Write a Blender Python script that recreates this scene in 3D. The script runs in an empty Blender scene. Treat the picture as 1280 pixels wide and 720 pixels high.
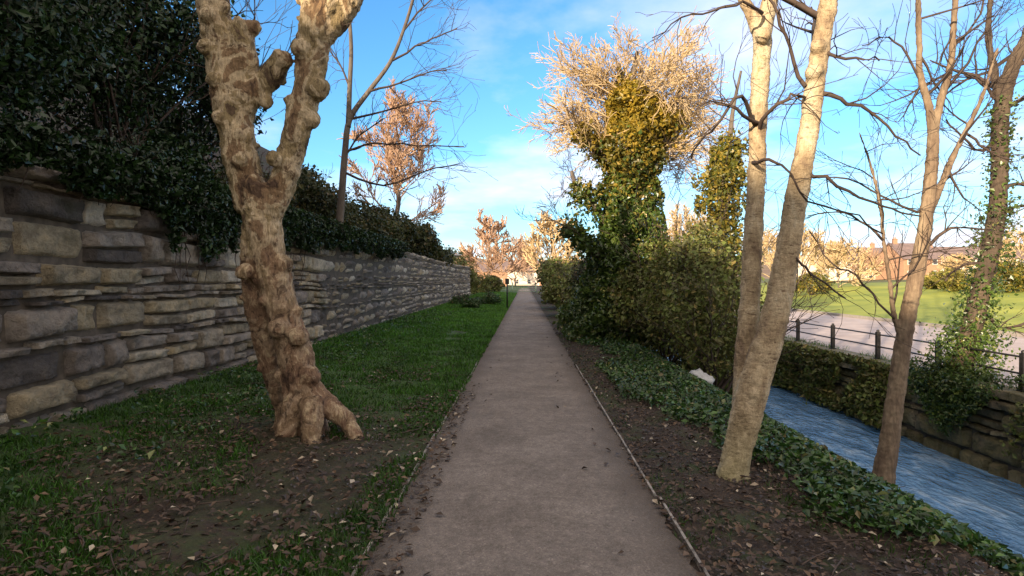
import bpy, math, random
import numpy as np
from mathutils import Vector, noise

# ------------------------------------------------------------------ camera, light, exposure
S = bpy.context.scene
COL = S.collection
F, CX, CY, H = 760.0, 640.0, 350.0, 1.7
cd = bpy.data.cameras.new('camera'); cam = bpy.data.objects.new('camera', cd); COL.objects.link(cam)
cd.sensor_width = 36; cd.lens = 36 * F / 1280.0; cd.clip_end = 4000; cd.clip_start = 0.05
cam.location = (0, 0, H); cam.rotation_euler = (math.radians(90) - math.atan(10 / F), 0, 0)
S.camera = cam

SUN_EL, SUN_AZ = math.radians(12.5), math.radians(213.5)      # azimuth clockwise from +Y
w = bpy.data.worlds.new('World'); S.world = w; w.use_nodes = True
nt = w.node_tree; nt.nodes.clear(); N = nt.nodes.new; L = nt.links.new
out = N('ShaderNodeOutputWorld'); bg = N('ShaderNodeBackground'); bg.inputs[1].default_value = 0.15
sky = N('ShaderNodeTexSky'); sky.sky_type = 'NISHITA'; sky.sun_disc = False
sky.sun_elevation = SUN_EL; sky.sun_rotation = SUN_AZ
sky.air_density = 1.0; sky.dust_density = 0.4; sky.ozone_density = 2.5
tc = N('ShaderNodeTexCoord'); sx = N('ShaderNodeSeparateXYZ'); L(tc.outputs['Generated'], sx.inputs[0])
def wm(op, a, b=None, c=None):
    n = N('ShaderNodeMath'); n.operation = op
    for i, v in enumerate((a, b, c)):
        if v is None: continue
        if isinstance(v, (int, float)): n.inputs[i].default_value = v
        else: L(v, n.inputs[i])
    return n.outputs[0]
zz = wm('ADD', wm('MAXIMUM', sx.outputs[2], 0.0), 0.16)
cb = N('ShaderNodeCombineXYZ'); L(wm('DIVIDE', sx.outputs[0], zz), cb.inputs[0]); L(wm('DIVIDE', sx.outputs[1], zz), cb.inputs[1])
nz = N('ShaderNodeTexNoise'); nz.inputs['Scale'].default_value = 0.95; nz.inputs['Detail'].default_value = 7; nz.inputs['Roughness'].default_value = 0.55
mp = N('ShaderNodeMapping'); mp.inputs['Location'].default_value = (3.1, 1.7, 0); L(cb.outputs[0], mp.inputs[0]); L(mp.outputs[0], nz.inputs[0])
rp = N('ShaderNodeValToRGB'); rp.color_ramp.elements[0].position = 0.46; rp.color_ramp.elements[1].position = 0.70
L(nz.outputs[0], rp.inputs[0])
# thin bright veil of cloud low in the sky to the right
low = wm('MULTIPLY', wm('SUBTRACT', 1.0, wm('MULTIPLY', wm('MINIMUM', sx.outputs[2], 0.5), 2.0)), 0.55)
cm = wm('MINIMUM', wm('ADD', wm('MULTIPLY', rp.outputs[0], 0.75), wm('MULTIPLY', wm('POWER', low, 3.2), wm('ADD', 2.2, wm('MULTIPLY', sx.outputs[0], 2.2)))), 0.95)
cm = wm('MAXIMUM', cm, 0.0)
def sat(v): return wm('MINIMUM', wm('MAXIMUM', v, 0.0), 1.0)
rear_fill = wm('MULTIPLY', wm('MAXIMUM', sat(wm('MULTIPLY', wm('SUBTRACT', 0.35, sx.outputs[1]), 1.6)), sat(wm('MULTIPLY', wm('SUBTRACT', sx.outputs[2], 0.5), 3.0))), wm('MINIMUM', wm('ADD', nz.outputs[0], 0.4), 0.97))  # unseen cloud behind and overhead, added to brighten and neutralise the shade
tintn = N('ShaderNodeMix'); tintn.data_type = 'RGBA'; tintn.blend_type = 'MULTIPLY'; tintn.inputs[0].default_value = 1
L(sky.outputs[0], tintn.inputs[6]); tintn.inputs[7].default_value = (0.52, 0.92, 1.14, 1)
mx = N('ShaderNodeMix'); mx.data_type = 'RGBA'; L(cm, mx.inputs[0]); L(tintn.outputs[2], mx.inputs[6]); mx.inputs[7].default_value = (4.6, 4.5, 5.1, 1)
mr = N('ShaderNodeMix'); mr.data_type = 'RGBA'; L(rear_fill, mr.inputs[0]); L(mx.outputs[2], mr.inputs[6]); mr.inputs[7].default_value = (4.5, 3.85, 3.3, 1)
L(mr.outputs[2], bg.inputs[0]); L(bg.outputs[0], out.inputs[0])

sd = bpy.data.lights.new('sun', 'SUN'); sd.energy = 5.0; sd.angle = math.radians(0.6); sd.color = (1.0, 0.79, 0.54)
sun = bpy.data.objects.new('sun', sd); COL.objects.link(sun)
to_sun = Vector((math.sin(SUN_AZ) * math.cos(SUN_EL), math.cos(SUN_AZ) * math.cos(SUN_EL), math.sin(SUN_EL)))
sun.rotation_euler = to_sun.to_track_quat('Z', 'Y').to_euler(); sun.location = (-10, -10, 30)
S.view_settings.view_transform = 'Standard'; S.view_settings.look = 'None'; S.view_settings.exposure = 0.9; S.view_settings.gamma = 1
S.render.engine = 'CYCLES'; S.cycles.max_bounces = 5; S.cycles.diffuse_bounces = 3; S.cycles.transparent_max_bounces = 4
S.cycles.use_denoising = True; S.cycles.caustics_reflective = False; S.cycles.caustics_refractive = False

R = np.random.default_rng(7); random.seed(7)
def at(px, py, Y): return np.array(((px - CX) / F * Y, Y, H - (py - CY) / F * Y))

# ------------------------------------------------------------------ helpers
def tag(o, label=None, cat=None, group=None, kind=None):
    if label: o['label'] = label
    if cat: o['category'] = cat
    if group: o['group'] = group
    if kind: o['kind'] = kind
    return o
def empty(name, loc, label, cat, group=None):
    o = bpy.data.objects.new(name, None); COL.objects.link(o); o.location = loc
    o.empty_display_size = 0.2
    return tag(o, label, cat, group)
def mesh_obj(name, V, Fc, mat, parent=None, tint=None, smooth=True, loops=None):
    """V (n,3) world coords; Fc (m,k) array or list of arrays of equal-k faces"""
    V = np.asarray(V, dtype=np.float32)
    if parent is not None: V = V - np.array(parent.location, dtype=np.float32)
    if not isinstance(Fc, list): Fc = [Fc]
    Fc = [np.asarray(f, dtype=np.int32) for f in Fc if len(f)]
    me = bpy.data.meshes.new(name)
    nl = sum(f.size for f in Fc); nf = sum(len(f) for f in Fc)
    me.vertices.add(len(V)); me.vertices.foreach_set('co', V.ravel())
    me.loops.add(nl); me.loops.foreach_set('vertex_index', np.concatenate([f.ravel() for f in Fc]))
    tot = np.concatenate([np.full(len(f), f.shape[1], dtype=np.int32) for f in Fc])
    st = np.concatenate(([0], np.cumsum(tot)[:-1])).astype(np.int32)
    me.polygons.add(nf); me.polygons.foreach_set('loop_start', st)
    me.polygons.foreach_set('use_smooth', np.full(nf, smooth, dtype=bool))
    me.update(calc_edges=True); me.validate()
    if tint is not None:
        a = me.attributes.new('tint', 'FLOAT', 'POINT'); a.data.foreach_set('value', np.asarray(tint, dtype=np.float32))
    me.materials.append(mat)
    o = bpy.data.objects.new(name, me); COL.objects.link(o)
    if parent is not None: o.parent = parent
    return o

class MB:
    def __init__(s): s.v = []; s.q = []; s.t = []; s.ti = []; s.n = 0
    def add(s, V, q=None, t=None, tint=0.5):
        V = np.asarray(V, float)
        if q is not None and len(q): s.q.append(np.asarray(q) + s.n)
        if t is not None and len(t): s.t.append(np.asarray(t) + s.n)
        s.v.append(V); s.n += len(V)
        s.ti.append(np.full(len(V), tint) if np.isscalar(tint) else np.asarray(tint))
    def tube(s, P, r, k=6, tint=0.5, cap=True, wob=0.0, wsc=3.0):
        P = np.asarray(P, float); r = np.asarray(r, float); n = len(P)
        T = np.gradient(P, axis=0); T /= np.linalg.norm(T, axis=1)[:, None] + 1e-9
        a = np.array((1, 0, 0.)) if abs(T[0, 0]) < 0.8 else np.array((0, 1., 0))
        U = a - T * (T @ a)[:, None]; U /= np.linalg.norm(U, axis=1)[:, None] + 1e-9
        W = np.cross(T, U); th = np.arange(k) * 2 * math.pi / k
        dirs = U[:, None, :] * np.cos(th)[None, :, None] + W[:, None, :] * np.sin(th)[None, :, None]
        rr = np.repeat(r[:, None], k, 1)
        V = P[:, None, :] + dirs * rr[:, :, None]
        if wob:
            for i in range(n):
                for j in range(k):
                    V[i, j] += dirs[i, j] * r[i] * wob * noise.noise(Vector(V[i, j]) * wsc)
        V = V.reshape(-1, 3)
        i = np.arange(n - 1)[:, None] * k; j = np.arange(k)[None, :]; j2 = (j + 1) % k
        q = np.stack((i + j, i + j2, i + k + j2, i + k + j), -1).reshape(-1, 4)
        t = []
        if cap:
            V = np.vstack((V, P[0], P[-1])); c0, c1 = n * k, n * k + 1
            t = [(c0, (b + 1) % k, b) for b in range(k)] + [(c1, (n - 1) * k + b, (n - 1) * k + (b + 1) % k) for b in range(k)]
        s.add(V, q, t, tint)
    def box(s, c, d, rz=0, tint=0.5):
        c = np.asarray(c, float); d = np.asarray(d, float) / 2
        B = np.array([(x, y, z) for z in (-1, 1) for y in (-1, 1) for x in (-1, 1)], float) * d
        cs, sn = math.cos(rz), math.sin(rz)
        B = np.stack((B[:, 0] * cs - B[:, 1] * sn, B[:, 0] * sn + B[:, 1] * cs, B[:, 2]), 1) + c
        s.add(B, [(0, 2, 3, 1), (4, 5, 7, 6), (0, 1, 5, 4), (2, 6, 7, 3), (0, 4, 6, 2), (1, 3, 7, 5)], tint=tint)
    def build(s, name, mat, parent=None, smooth=True):
        fs = []
        if s.q: fs.append(np.vstack(s.q))
        if s.t: fs.append(np.vstack(s.t))
        return mesh_obj(name, np.vstack(s.v), fs, mat, parent, np.concatenate(s.ti), smooth)

def smooth_path(P, r, m=4):
    """Catmull-Rom resample"""
    P = np.asarray(P, float); r = np.asarray(r, float); n = len(P)
    Q = np.vstack((2 * P[0] - P[1], P, 2 * P[-1] - P[-2])); rr = np.concatenate(([r[0]], r, [r[-1]]))
    o, ro = [], []
    for i in range(1, n):
        for k in range(m):
            t = k / m; a, b, c, d = Q[i - 1], Q[i], Q[i + 1], Q[i + 2]
            o.append(0.5 * (2 * b + (c - a) * t + (2 * a - 5 * b + 4 * c - d) * t * t + (3 * b - a - 3 * c + d) * t ** 3))
            ro.append(rr[i] * (1 - t) + rr[i + 1] * t)
    o.append(P[-1]); ro.append(r[-1]); return np.array(o), np.array(ro)

def leaves(name, P, size, mat, parent=None, up=0.4, out_from=None, aspect=0.62, tint=None, flat=False, szvar=0.35):
    """one small folded leaf (two faces sharing a midrib) per point"""
    n = len(P); d = R.normal(size=(n, 3))
    if out_from is not None: d += 1.0 * (P - out_from) / (np.linalg.norm(P - out_from, axis=1)[:, None] + 1e-6)
    nrm = d + np.array((0, 0, up * 3))
    if flat: nrm = R.normal(size=(n, 3)) * 0.28 + np.array((0, 0, 1.0))
    nrm /= np.linalg.norm(nrm, axis=1)[:, None]
    a = R.normal(size=(n, 3)); a -= nrm * np.sum(a * nrm, 1)[:, None]; a /= np.linalg.norm(a, axis=1)[:, None]
    b = np.cross(nrm, a); s = (size * (1 + szvar * R.normal(size=n)).clip(0.4, 2))[:, None]
    p0 = P - a * s * 0.5; p2 = P + a * s * 0.5 - nrm * s * 0.1
    p1 = P + b * s * aspect * 0.5 + nrm * s * 0.10 - a * s * .08; p3 = P - b * s * aspect * 0.5 + nrm * s * 0.10 - a * s * .08
    V = np.stack((p0, p1, p2, p3), 1).reshape(-1, 3); i = np.arange(n)[:, None] * 4
    Fc = np.vstack((i + np.array((0, 1, 2)), i + np.array((0, 2, 3))))
    t = R.random(n) if tint is None else tint
    return mesh_obj(name, V, Fc, mat, parent, np.repeat(t, 4), smooth=False)

def blob_points(c, rad, n, lumps=7, seed=0, shell=0.45, lump=0.35):
    """points filling an uneven crown: several lobes round the main ellipsoid, density towards their skins"""
    g = np.random.default_rng(seed); c = np.asarray(c, float); rad = np.asarray(rad, float)
    cs = [(np.zeros(3), 0.72)]
    for k in range(lumps):
        d = g.normal(size=3); d /= np.linalg.norm(d); cs.append((d * g.uniform(0.45, 0.8), g.uniform(lump * 0.7, lump * 1.3)))
    wts = np.array([q[1] ** 2 for q in cs]); wts /= wts.sum(); idx = g.choice(len(cs), n, p=wts)
    d = g.normal(size=(n, 3)); d /= np.linalg.norm(d, axis=1)[:, None]
    rr = (1 - shell * g.random(n) ** 1.6)
    P = np.array([q[0] for q in cs])[idx] + d * (np.array([q[1] for q in cs])[idx] * rr)[:, None]
    P += g.normal(size=(n, 3)) * 0.035
    P = P * rad + c
    # leaf clumps: pull points towards random clump centres
    m = max(8, n // 60); cc = P[g.integers(0, n, m)]; k = g.integers(0, m, n)
    near = g.random(n) < 0.45
    P[near] = cc[k[near]] + g.normal(size=(near.sum(), 3)) * rad.mean() * 0.07
    return P

# ------------------------------------------------------------------ materials
def new_mat(name):
    m = bpy.data.materials.new(name); m.use_nodes = True; t = m.node_tree
    b = t.nodes['Principled BSDF']; return m, t, b
def node(t, kind, **kw):
    n = t.nodes.new(kind)
    for k, v in kw.items():
        if k in n.inputs: n.inputs[k].default_value = v
        else: setattr(n, k, v)
    return n
def ramp(t, fac, stops):
    r = t.nodes.new('ShaderNodeValToRGB'); e = r.color_ramp.elements
    while len(e) < len(stops): e.new(0.5)
    for i, (p, c) in enumerate(stops): e[i].position = p; e[i].color = (*c, 1)
    t.links.new(fac, r.inputs[0]); return r.outputs[0]
def mixc(t, f, a, b, mode='MIX'):
    m = t.nodes.new('ShaderNodeMix'); m.data_type = 'RGBA'; m.blend_type = mode
    for i, v in ((0, f), (6, a), (7, b)):
        if hasattr(v, 'links'): t.links.new(v, m.inputs[i])
        elif isinstance(v, (int, float)): m.inputs[i].default_value = v
        else: m.inputs[i].default_value = (*v, 1)
    return m.outputs[2]
def math_(t, op, a, b=None, c=None):
    n = t.nodes.new('ShaderNodeMath'); n.operation = op
    for i, v in enumerate((a, b, c)):
        if v is None: continue
        if isinstance(v, (int, float)): n.inputs[i].default_value = v
        else: t.links.new(v, n.inputs[i])
    return n.outputs[0]
def tex(t, scale, detail=5, rough=0.6, dim=None, stretch=None, coord='world', dist=0.0):
    if coord == 'world': c = t.nodes.new('ShaderNodeNewGeometry').outputs['Position']
    else: c = t.nodes.new('ShaderNodeTexCoord').outputs['Object']
    if stretch:
        mpn = t.nodes.new('ShaderNodeMapping'); mpn.inputs['Scale'].default_value = stretch; t.links.new(c, mpn.inputs[0]); c = mpn.outputs[0]
    n = node(t, 'ShaderNodeTexNoise', Scale=scale, Detail=detail, Roughness=rough, Distortion=dist); t.links.new(c, n.inputs['Vector'])
    return n.outputs[0]
def bump(t, b, h, strength=0.5, dist=0.02):
    n = node(t, 'ShaderNodeBump', Strength=strength, Distance=dist); t.links.new(h, n.inputs['Height']); t.links.new(n.outputs[0], b.inputs['Normal'])
def leaf_mat(name, stops, rough=0.5, trans=0.25, spec=0.5):
    m, t, b = new_mat(name); a = node(t, 'ShaderNodeAttribute', attribute_name='tint')
    c = ramp(t, a.outputs['Fac'], stops)
    big = tex(t, 1.1, 3); c = mixc(t, 1.0, c, ramp(t, big, [(0.3, (0.55, 0.55, 0.55)), (0.7, (1.3, 1.3, 1.2))]), 'MULTIPLY')
    t.links.new(c, b.inputs['Base Color']); b.inputs['Roughness'].default_value = rough; b.inputs['Specular IOR Level'].default_value = spec
    if trans:
        tr = node(t, 'ShaderNodeBsdfTranslucent'); t.links.new(c, tr.inputs[0]); mxs = t.nodes.new('ShaderNodeMixShader'); mxs.inputs[0].default_value = trans
        t.links.new(b.outputs[0], mxs.inputs[1]); t.links.new(tr.outputs[0], mxs.inputs[2]); t.links.new(mxs.outputs[0], t.nodes['Material Output'].inputs[0])
    return m
def bark_mat(name, stops, scale=6, stretch=(1, 1, 0.35), bs=0.6, bd=0.02, detail=7):
    m, t, b = new_mat(name); f = tex(t, scale, detail, 0.62, stretch=stretch); c = ramp(t, f, stops)
    f2 = tex(t, scale * 5, 4, 0.6, stretch=stretch); c = mixc(t, 0.5, c, ramp(t, f2, [(0.3, (0.5, 0.5, 0.5)), (0.7, (1.3, 1.3, 1.3))]), 'MULTIPLY')
    t.links.new(c, b.inputs['Base Color']); b.inputs['Roughness'].default_value = 0.85
    bump(t, b, f2, bs, bd); return m

M = {}
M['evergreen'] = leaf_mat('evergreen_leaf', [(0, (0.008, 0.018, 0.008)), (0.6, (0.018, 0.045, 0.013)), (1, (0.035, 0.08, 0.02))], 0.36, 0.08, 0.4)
M['hedge'] = leaf_mat('hedge_leaf', [(0, (0.02, 0.03, 0.01)), (0.5, (0.04, 0.055, 0.014)), (0.85, (0.075, 0.08, 0.02)), (1, (0.16, 0.11, 0.04))], 0.5, 0.2)
M['ivy'] = leaf_mat('ivy_leaf', [(0, (0.03, 0.06, 0.014)), (0.5, (0.065, 0.12, 0.022)), (0.9, (0.12, 0.17, 0.035)), (1, (0.24, 0.23, 0.07))], 0.35, 0.15, 0.6)
M['ivy_old'] = leaf_mat('ivy_flowering', [(0, (0.06, 0.08, 0.015)), (0.5, (0.14, 0.14, 0.025)), (1, (0.34, 0.24, 0.04))], 0.42, 0.2)
M['ground_ivy'] = leaf_mat('ground_ivy_leaf', [(0, (0.014, 0.038, 0.009)), (0.55, (0.035, 0.095, 0.018)), (0.9, (0.08, 0.17, 0.03)), (0.96, (0.16, 0.12, 0.05)), (1, (0.3, 0.36, 0.14))], 0.35, 0.15, 0.6)
M['ivy_sun_tint'] = leaf_mat('sun_painted_ivy', [(0, (0.12, 0.11, 0.015)), (0.5, (0.28, 0.21, 0.025)), (1, (0.48, 0.33, 0.05))], 0.45, 0.25)  # yellow ivy copy: sun on the treetop painted into the leaf colour
M['bramble'] = leaf_mat('bramble_leaf', [(0, (0.11, 0.09, 0.035)), (0.35, (0.15, 0.16, 0.05)), (0.8, (0.19, 0.25, 0.055)), (1, (0.34, 0.26, 0.09))], 0.55, 0.2)
M['litter'] = leaf_mat('litter_leaf', [(0, (0.03, 0.018, 0.012)), (0.6, (0.075, 0.045, 0.03)), (0.95, (0.14, 0.085, 0.05)), (1, (0.6, 0.52, 0.42))], 0.6, 0.0)
M['grass'] = leaf_mat('grass_blade', [(0, (0.02, 0.045, 0.007)), (0.45, (0.045, 0.125, 0.012)), (0.8, (0.08, 0.25, 0.015)), (1, (0.16, 0.30, 0.03))], 0.5, 0.3)
M['gold_leaf'] = leaf_mat('yellow_bush_leaf', [(0, (0.12, 0.13, 0.02)), (0.6, (0.25, 0.24, 0.05)), (1, (0.45, 0.36, 0.10))], 0.6, 0.3)
M['gold_twig'] = bark_mat('golden_twig', [(0.3, (0.55, 0.40, 0.22)), (0.7, (0.74, 0.58, 0.36))], 1.5, (1, 1, 1), 0, 0.01)
M['pink_twig'] = bark_mat('pinkish_twig', [(0.3, (0.44, 0.27, 0.18)), (0.7, (0.6, 0.42, 0.3))], 1.5, (1, 1, 1), 0, 0.01)
M['dark_twig'] = bark_mat('dark_twig', [(0.3, (0.045, 0.03, 0.025)), (0.7, (0.10, 0.07, 0.055))], 3, (1, 1, 1), 0.2, 0.005)
M['plane_bark'] = bark_mat('plane_bark', [(0.32, (0.09, 0.05, 0.033)), (0.43, (0.21, 0.125, 0.075)), (0.52, (0.33, 0.22, 0.12)), (0.60, (0.42, 0.31, 0.19)), (0.7, (0.22, 0.16, 0.085))], 3.2, (1, 1, 0.6), 0.8, 0.03)
m, t, b = new_mat('plane_bark'); f = tex(t, 3.4, 6, 0.6, stretch=(1, 1, 0.7), dist=0.6)
c = ramp(t, f, [(0.36, (0.11, 0.065, 0.04)), (0.40, (0.28, 0.18, 0.10)), (0.455, (0.30, 0.20, 0.115)), (0.47, (0.56, 0.44, 0.28)), (0.53, (0.62, 0.50, 0.34)), (0.545, (0.38, 0.29, 0.16)), (0.62, (0.30, 0.23, 0.12)), (0.635, (0.13, 0.085, 0.05))])
f2 = tex(t, 11, 5, 0.7, stretch=(1, 1, 0.6), dist=0.8); f3 = tex(t, 45, 5, 0.7, stretch=(1, 1, 0.25))
c = mixc(t, 0.85, c, ramp(t, f2, [(0.37, (0.25, 0.2, 0.17)), (0.42, (0.9, 0.9, 0.9)), (0.7, (1.2, 1.18, 1.1))]), 'MULTIPLY')
c = mixc(t, 0.6, c, ramp(t, f3, [(0.35, (0.4, 0.38, 0.36)), (0.6, (1.2, 1.2, 1.2))]), 'MULTIPLY')
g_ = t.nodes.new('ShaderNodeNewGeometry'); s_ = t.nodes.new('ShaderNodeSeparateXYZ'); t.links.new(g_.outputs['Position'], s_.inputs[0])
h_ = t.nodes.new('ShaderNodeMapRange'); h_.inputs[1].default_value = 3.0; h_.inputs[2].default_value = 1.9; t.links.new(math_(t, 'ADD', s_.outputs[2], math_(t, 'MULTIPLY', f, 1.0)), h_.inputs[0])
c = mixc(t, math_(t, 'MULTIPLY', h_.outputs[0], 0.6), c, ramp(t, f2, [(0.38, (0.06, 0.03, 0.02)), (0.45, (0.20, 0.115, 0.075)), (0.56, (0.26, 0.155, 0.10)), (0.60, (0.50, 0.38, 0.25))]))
t.links.new(c, b.inputs['Base Color']); b.inputs['Roughness'].default_value = 0.85; bump(t, b, math_(t, 'ADD', f2, math_(t, 'MULTIPLY', f3, .5)), 1.0, 0.05); M['plane_bark'] = m
M['pale_bark'] = bark_mat('pale_bark', [(0.3, (0.19, 0.13, 0.085)), (0.5, (0.36, 0.26, 0.17)), (0.66, (0.47, 0.37, 0.25)), (0.75, (0.33, 0.31, 0.17))], 4, (1, 1, 0.5), 0.5, 0.015)
M['brown_bark'] = bark_mat('brown_bark', [(0.3, (0.10, 0.065, 0.045)), (0.5, (0.21, 0.15, 0.10)), (0.72, (0.34, 0.26, 0.17))], 6, (1, 1, 0.3), 0.7, 0.02)
M['dark_bark'] = bark_mat('dark_bark', [(0.3, (0.045, 0.03, 0.022)), (0.6, (0.11, 0.08, 0.055)), (0.75, (0.2, 0.16, 0.1))], 6, (1, 1, 0.3), 0.7, 0.02)
M['grey_bark'] = bark_mat('grey_bark', [(0.3, (0.07, 0.055, 0.05)), (0.7, (0.2, 0.17, 0.14))], 6, (1, 1, 0.3), 0.5, 0.02)

m, t, b = new_mat('pale_bark'); f = tex(t, 5, 7, 0.65, stretch=(1, 1, 0.45), dist=0.5); f2 = tex(t, 14, 5, 0.7, stretch=(1, 1, 3.2)); f3 = tex(t, 60, 4, 0.7, stretch=(1, 1, 0.5))
c = ramp(t, f, [(0.32, (0.24, 0.17, 0.11)), (0.43, (0.42, 0.32, 0.20)), (0.55, (0.56, 0.45, 0.30)), (0.63, (0.60, 0.52, 0.38)), (0.7, (0.38, 0.35, 0.19))])
c = mixc(t, 0.85, c, ramp(t, f2, [(0.35, (0.35, 0.28, 0.24)), (0.41, (0.95, 0.95, 0.95)), (0.7, (1.1, 1.1, 1.05))]), 'MULTIPLY')
c = mixc(t, 0.5, c, ramp(t, f3, [(0.35, (0.55, 0.52, 0.5)), (0.6, (1.15, 1.15, 1.15))]), 'MULTIPLY')
g_ = t.nodes.new('ShaderNodeNewGeometry'); s_ = t.nodes.new('ShaderNodeSeparateXYZ'); t.links.new(g_.outputs['Position'], s_.inputs[0])
h_ = t.nodes.new('ShaderNodeMapRange'); h_.inputs[1].default_value = 1.0; h_.inputs[2].default_value = 0.15; t.links.new(math_(t, 'ADD', s_.outputs[2], math_(t, 'MULTIPLY', f, .8)), h_.inputs[0])
c = mixc(t, math_(t, 'MULTIPLY', h_.outputs[0], 0.7), c, (0.20, 0.21, 0.09))
t.links.new(c, b.inputs['Base Color']); b.inputs['Roughness'].default_value = 0.8; bump(t, b, math_(t, 'ADD', f2, math_(t, 'MULTIPLY', f3, .8)), 0.9, 0.018); M['pale_bark'] = m

def stone_mat(name, stops, moss=0.0):
    m, t, b = new_mat(name); a = node(t, 'ShaderNodeAttribute', attribute_name='tint')
    c = ramp(t, a.outputs['Fac'], stops)
    f = tex(t, 5, 8, 0.68); c = mixc(t, 0.85, c, ramp(t, f, [(0.28, (0.35, 0.33, 0.33)), (0.5, (0.9, 0.9, 0.9)), (0.75, (1.5, 1.42, 1.25))]), 'MULTIPLY')
    lich = ramp(t, tex(t, 1.3, 6, 0.7), [(0.56, (0, 0, 0)), (0.7, (1, 1, 1))])
    c = mixc(t, math_(t, 'MULTIPLY', lich, 0.55), c, (0.045, 0.055, 0.02))
    if moss:
        mo = ramp(t, tex(t, 1.6, 6, 0.65), [(0.33, (0, 0, 0)), (0.55, (1, 1, 1))])
        c = mixc(t, math_(t, 'MULTIPLY', mo, moss), c, ramp(t, tex(t, 9, 4), [(0.3, (0.09, 0.11, 0.025)), (0.7, (0.21, 0.19, 0.055))]))
    t.links.new(c, b.inputs['Base Color']); b.inputs['Roughness'].default_value = 0.8
    f2 = tex(t, 16, 9, 0.75, dist=0.7); c2 = mixc(t, 0.5, c, ramp(t, f2, [(0.38, (0.35, 0.33, 0.3)), (0.46, (1, 1, 1)), (0.7, (1.15, 1.15, 1.12))]), 'MULTIPLY'); t.links.new(c2, b.inputs['Base Color']); bump(t, b, math_(t, 'ADD', f2, math_(t, 'MULTIPLY', f, 2.0)), 1.0, 0.07); return m
M['wall_stone'] = stone_mat('wall_stone', [(0, (0.14, 0.12, 0.11)), (0.3, (0.32, 0.275, 0.245)), (0.5, (0.48, 0.42, 0.36)), (0.68, (0.42, 0.355, 0.25)), (0.85, (0.55, 0.46, 0.31)), (1, (0.72, 0.66, 0.56))])
M['river_stone'] = stone_mat('river_wall_stone', [(0, (0.22, 0.17, 0.12)), (0.5, (0.40, 0.32, 0.22)), (1, (0.56, 0.47, 0.34))], 0.6)
m, t, b = new_mat('mortar'); t.links.new(ramp(t, tex(t, 8, 5), [(0.3, (0.06, 0.05, 0.04)), (0.7, (0.15, 0.125, 0.10))]), b.inputs[0]); b.inputs['Roughness'].default_value = 1; M['mortar'] = m

def uX(Y): return 0.02 * Y          # the path drifts right by 2 cm per metre
TREE_L = (-2.43, 6.6)

# ground material: turf, leaf mould and bank soil laid out in the world
m, t, b = new_mat('ground'); g = t.nodes.new('ShaderNodeNewGeometry'); sp = t.nodes.new('ShaderNodeSeparateXYZ'); t.links.new(g.outputs['Position'], sp.inputs[0])
X_, Y_, Z_ = sp.outputs
u_ = math_(t, 'SUBTRACT', X_, math_(t, 'MULTIPLY', Y_, 0.02))
fine = tex(t, 30, 6, 0.7); mid = tex(t, 2.2, 6, 0.65); bigf = tex(t, 0.6, 4, 0.6)
grassc = ramp(t, fine, [(0.3, (0.02, 0.05, 0.008)), (0.7, (0.06, 0.13, 0.015))])
soilc = ramp(t, fine, [(0.3, (0.022, 0.015, 0.010)), (0.7, (0.065, 0.043, 0.03))])
farc = ramp(t, tex(t, 0.02, 5), [(0.3, (0.10, 0.075, 0.035)), (0.7, (0.13, 0.15, 0.04))])
def mrange(v, a, b_): 
    n = t.nodes.new('ShaderNodeMapRange'); n.inputs[3].default_value = 0 if a < b_ else 1; n.inputs[4].default_value = 1 if a < b_ else 0; a, b_ = min(a, b_), max(a, b_); n.inputs[1].default_value = a; n.inputs[2].default_value = b_; t.links.new(v, n.inputs[0]); n.interpolation_type = 'SMOOTHSTEP'; return n.outputs[0]
dx = math_(t, 'SUBTRACT', X_, TREE_L[0] + 0.3); dy = math_(t, 'SUBTRACT', Y_, TREE_L[1] - 1.3)
dd = math_(t, 'SQRT', math_(t, 'ADD', math_(t, 'MULTIPLY', dx, dx), math_(t, 'MULTIPLY', math_(t, 'MULTIPLY', dy, dy), 0.45)))
soil_tree = math_(t, 'MULTIPLY', math_(t, 'SUBTRACT', 1.0, mrange(dd, 0.7, 2.4)), 0.85)
right = math_(t, 'MAXIMUM', mrange(u_, 0.6, 1.0), mrange(u_, -5.2, -6.0))
soilmask = math_(t, 'MINIMUM', math_(t, 'MAXIMUM', math_(t, 'ADD', soil_tree, mrange(mid, 0.5, 0.72)), right), 1.0)
c = mixc(t, soilmask, grassc, soilc)
moss = ramp(t, tex(t, 1.7, 7, 0.7), [(0.5, (0, 0, 0)), (0.62, (1, 1, 1))]); c = mixc(t, math_(t, 'MULTIPLY', moss, 0.7), c, ramp(t, fine, [(0.3, (0.02, 0.04, 0.008)), (0.7, (0.06, 0.09, 0.02))]))
c = mixc(t, mrange(u_, 15.5, 17.0), c, farc)
t.links.new(c, b.inputs[0]); b.inputs['Roughness'].default_value = 0.95; bump(t, b, math_(t, 'ADD', fine, mid), 0.7, 0.05); M['ground'] = m

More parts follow.
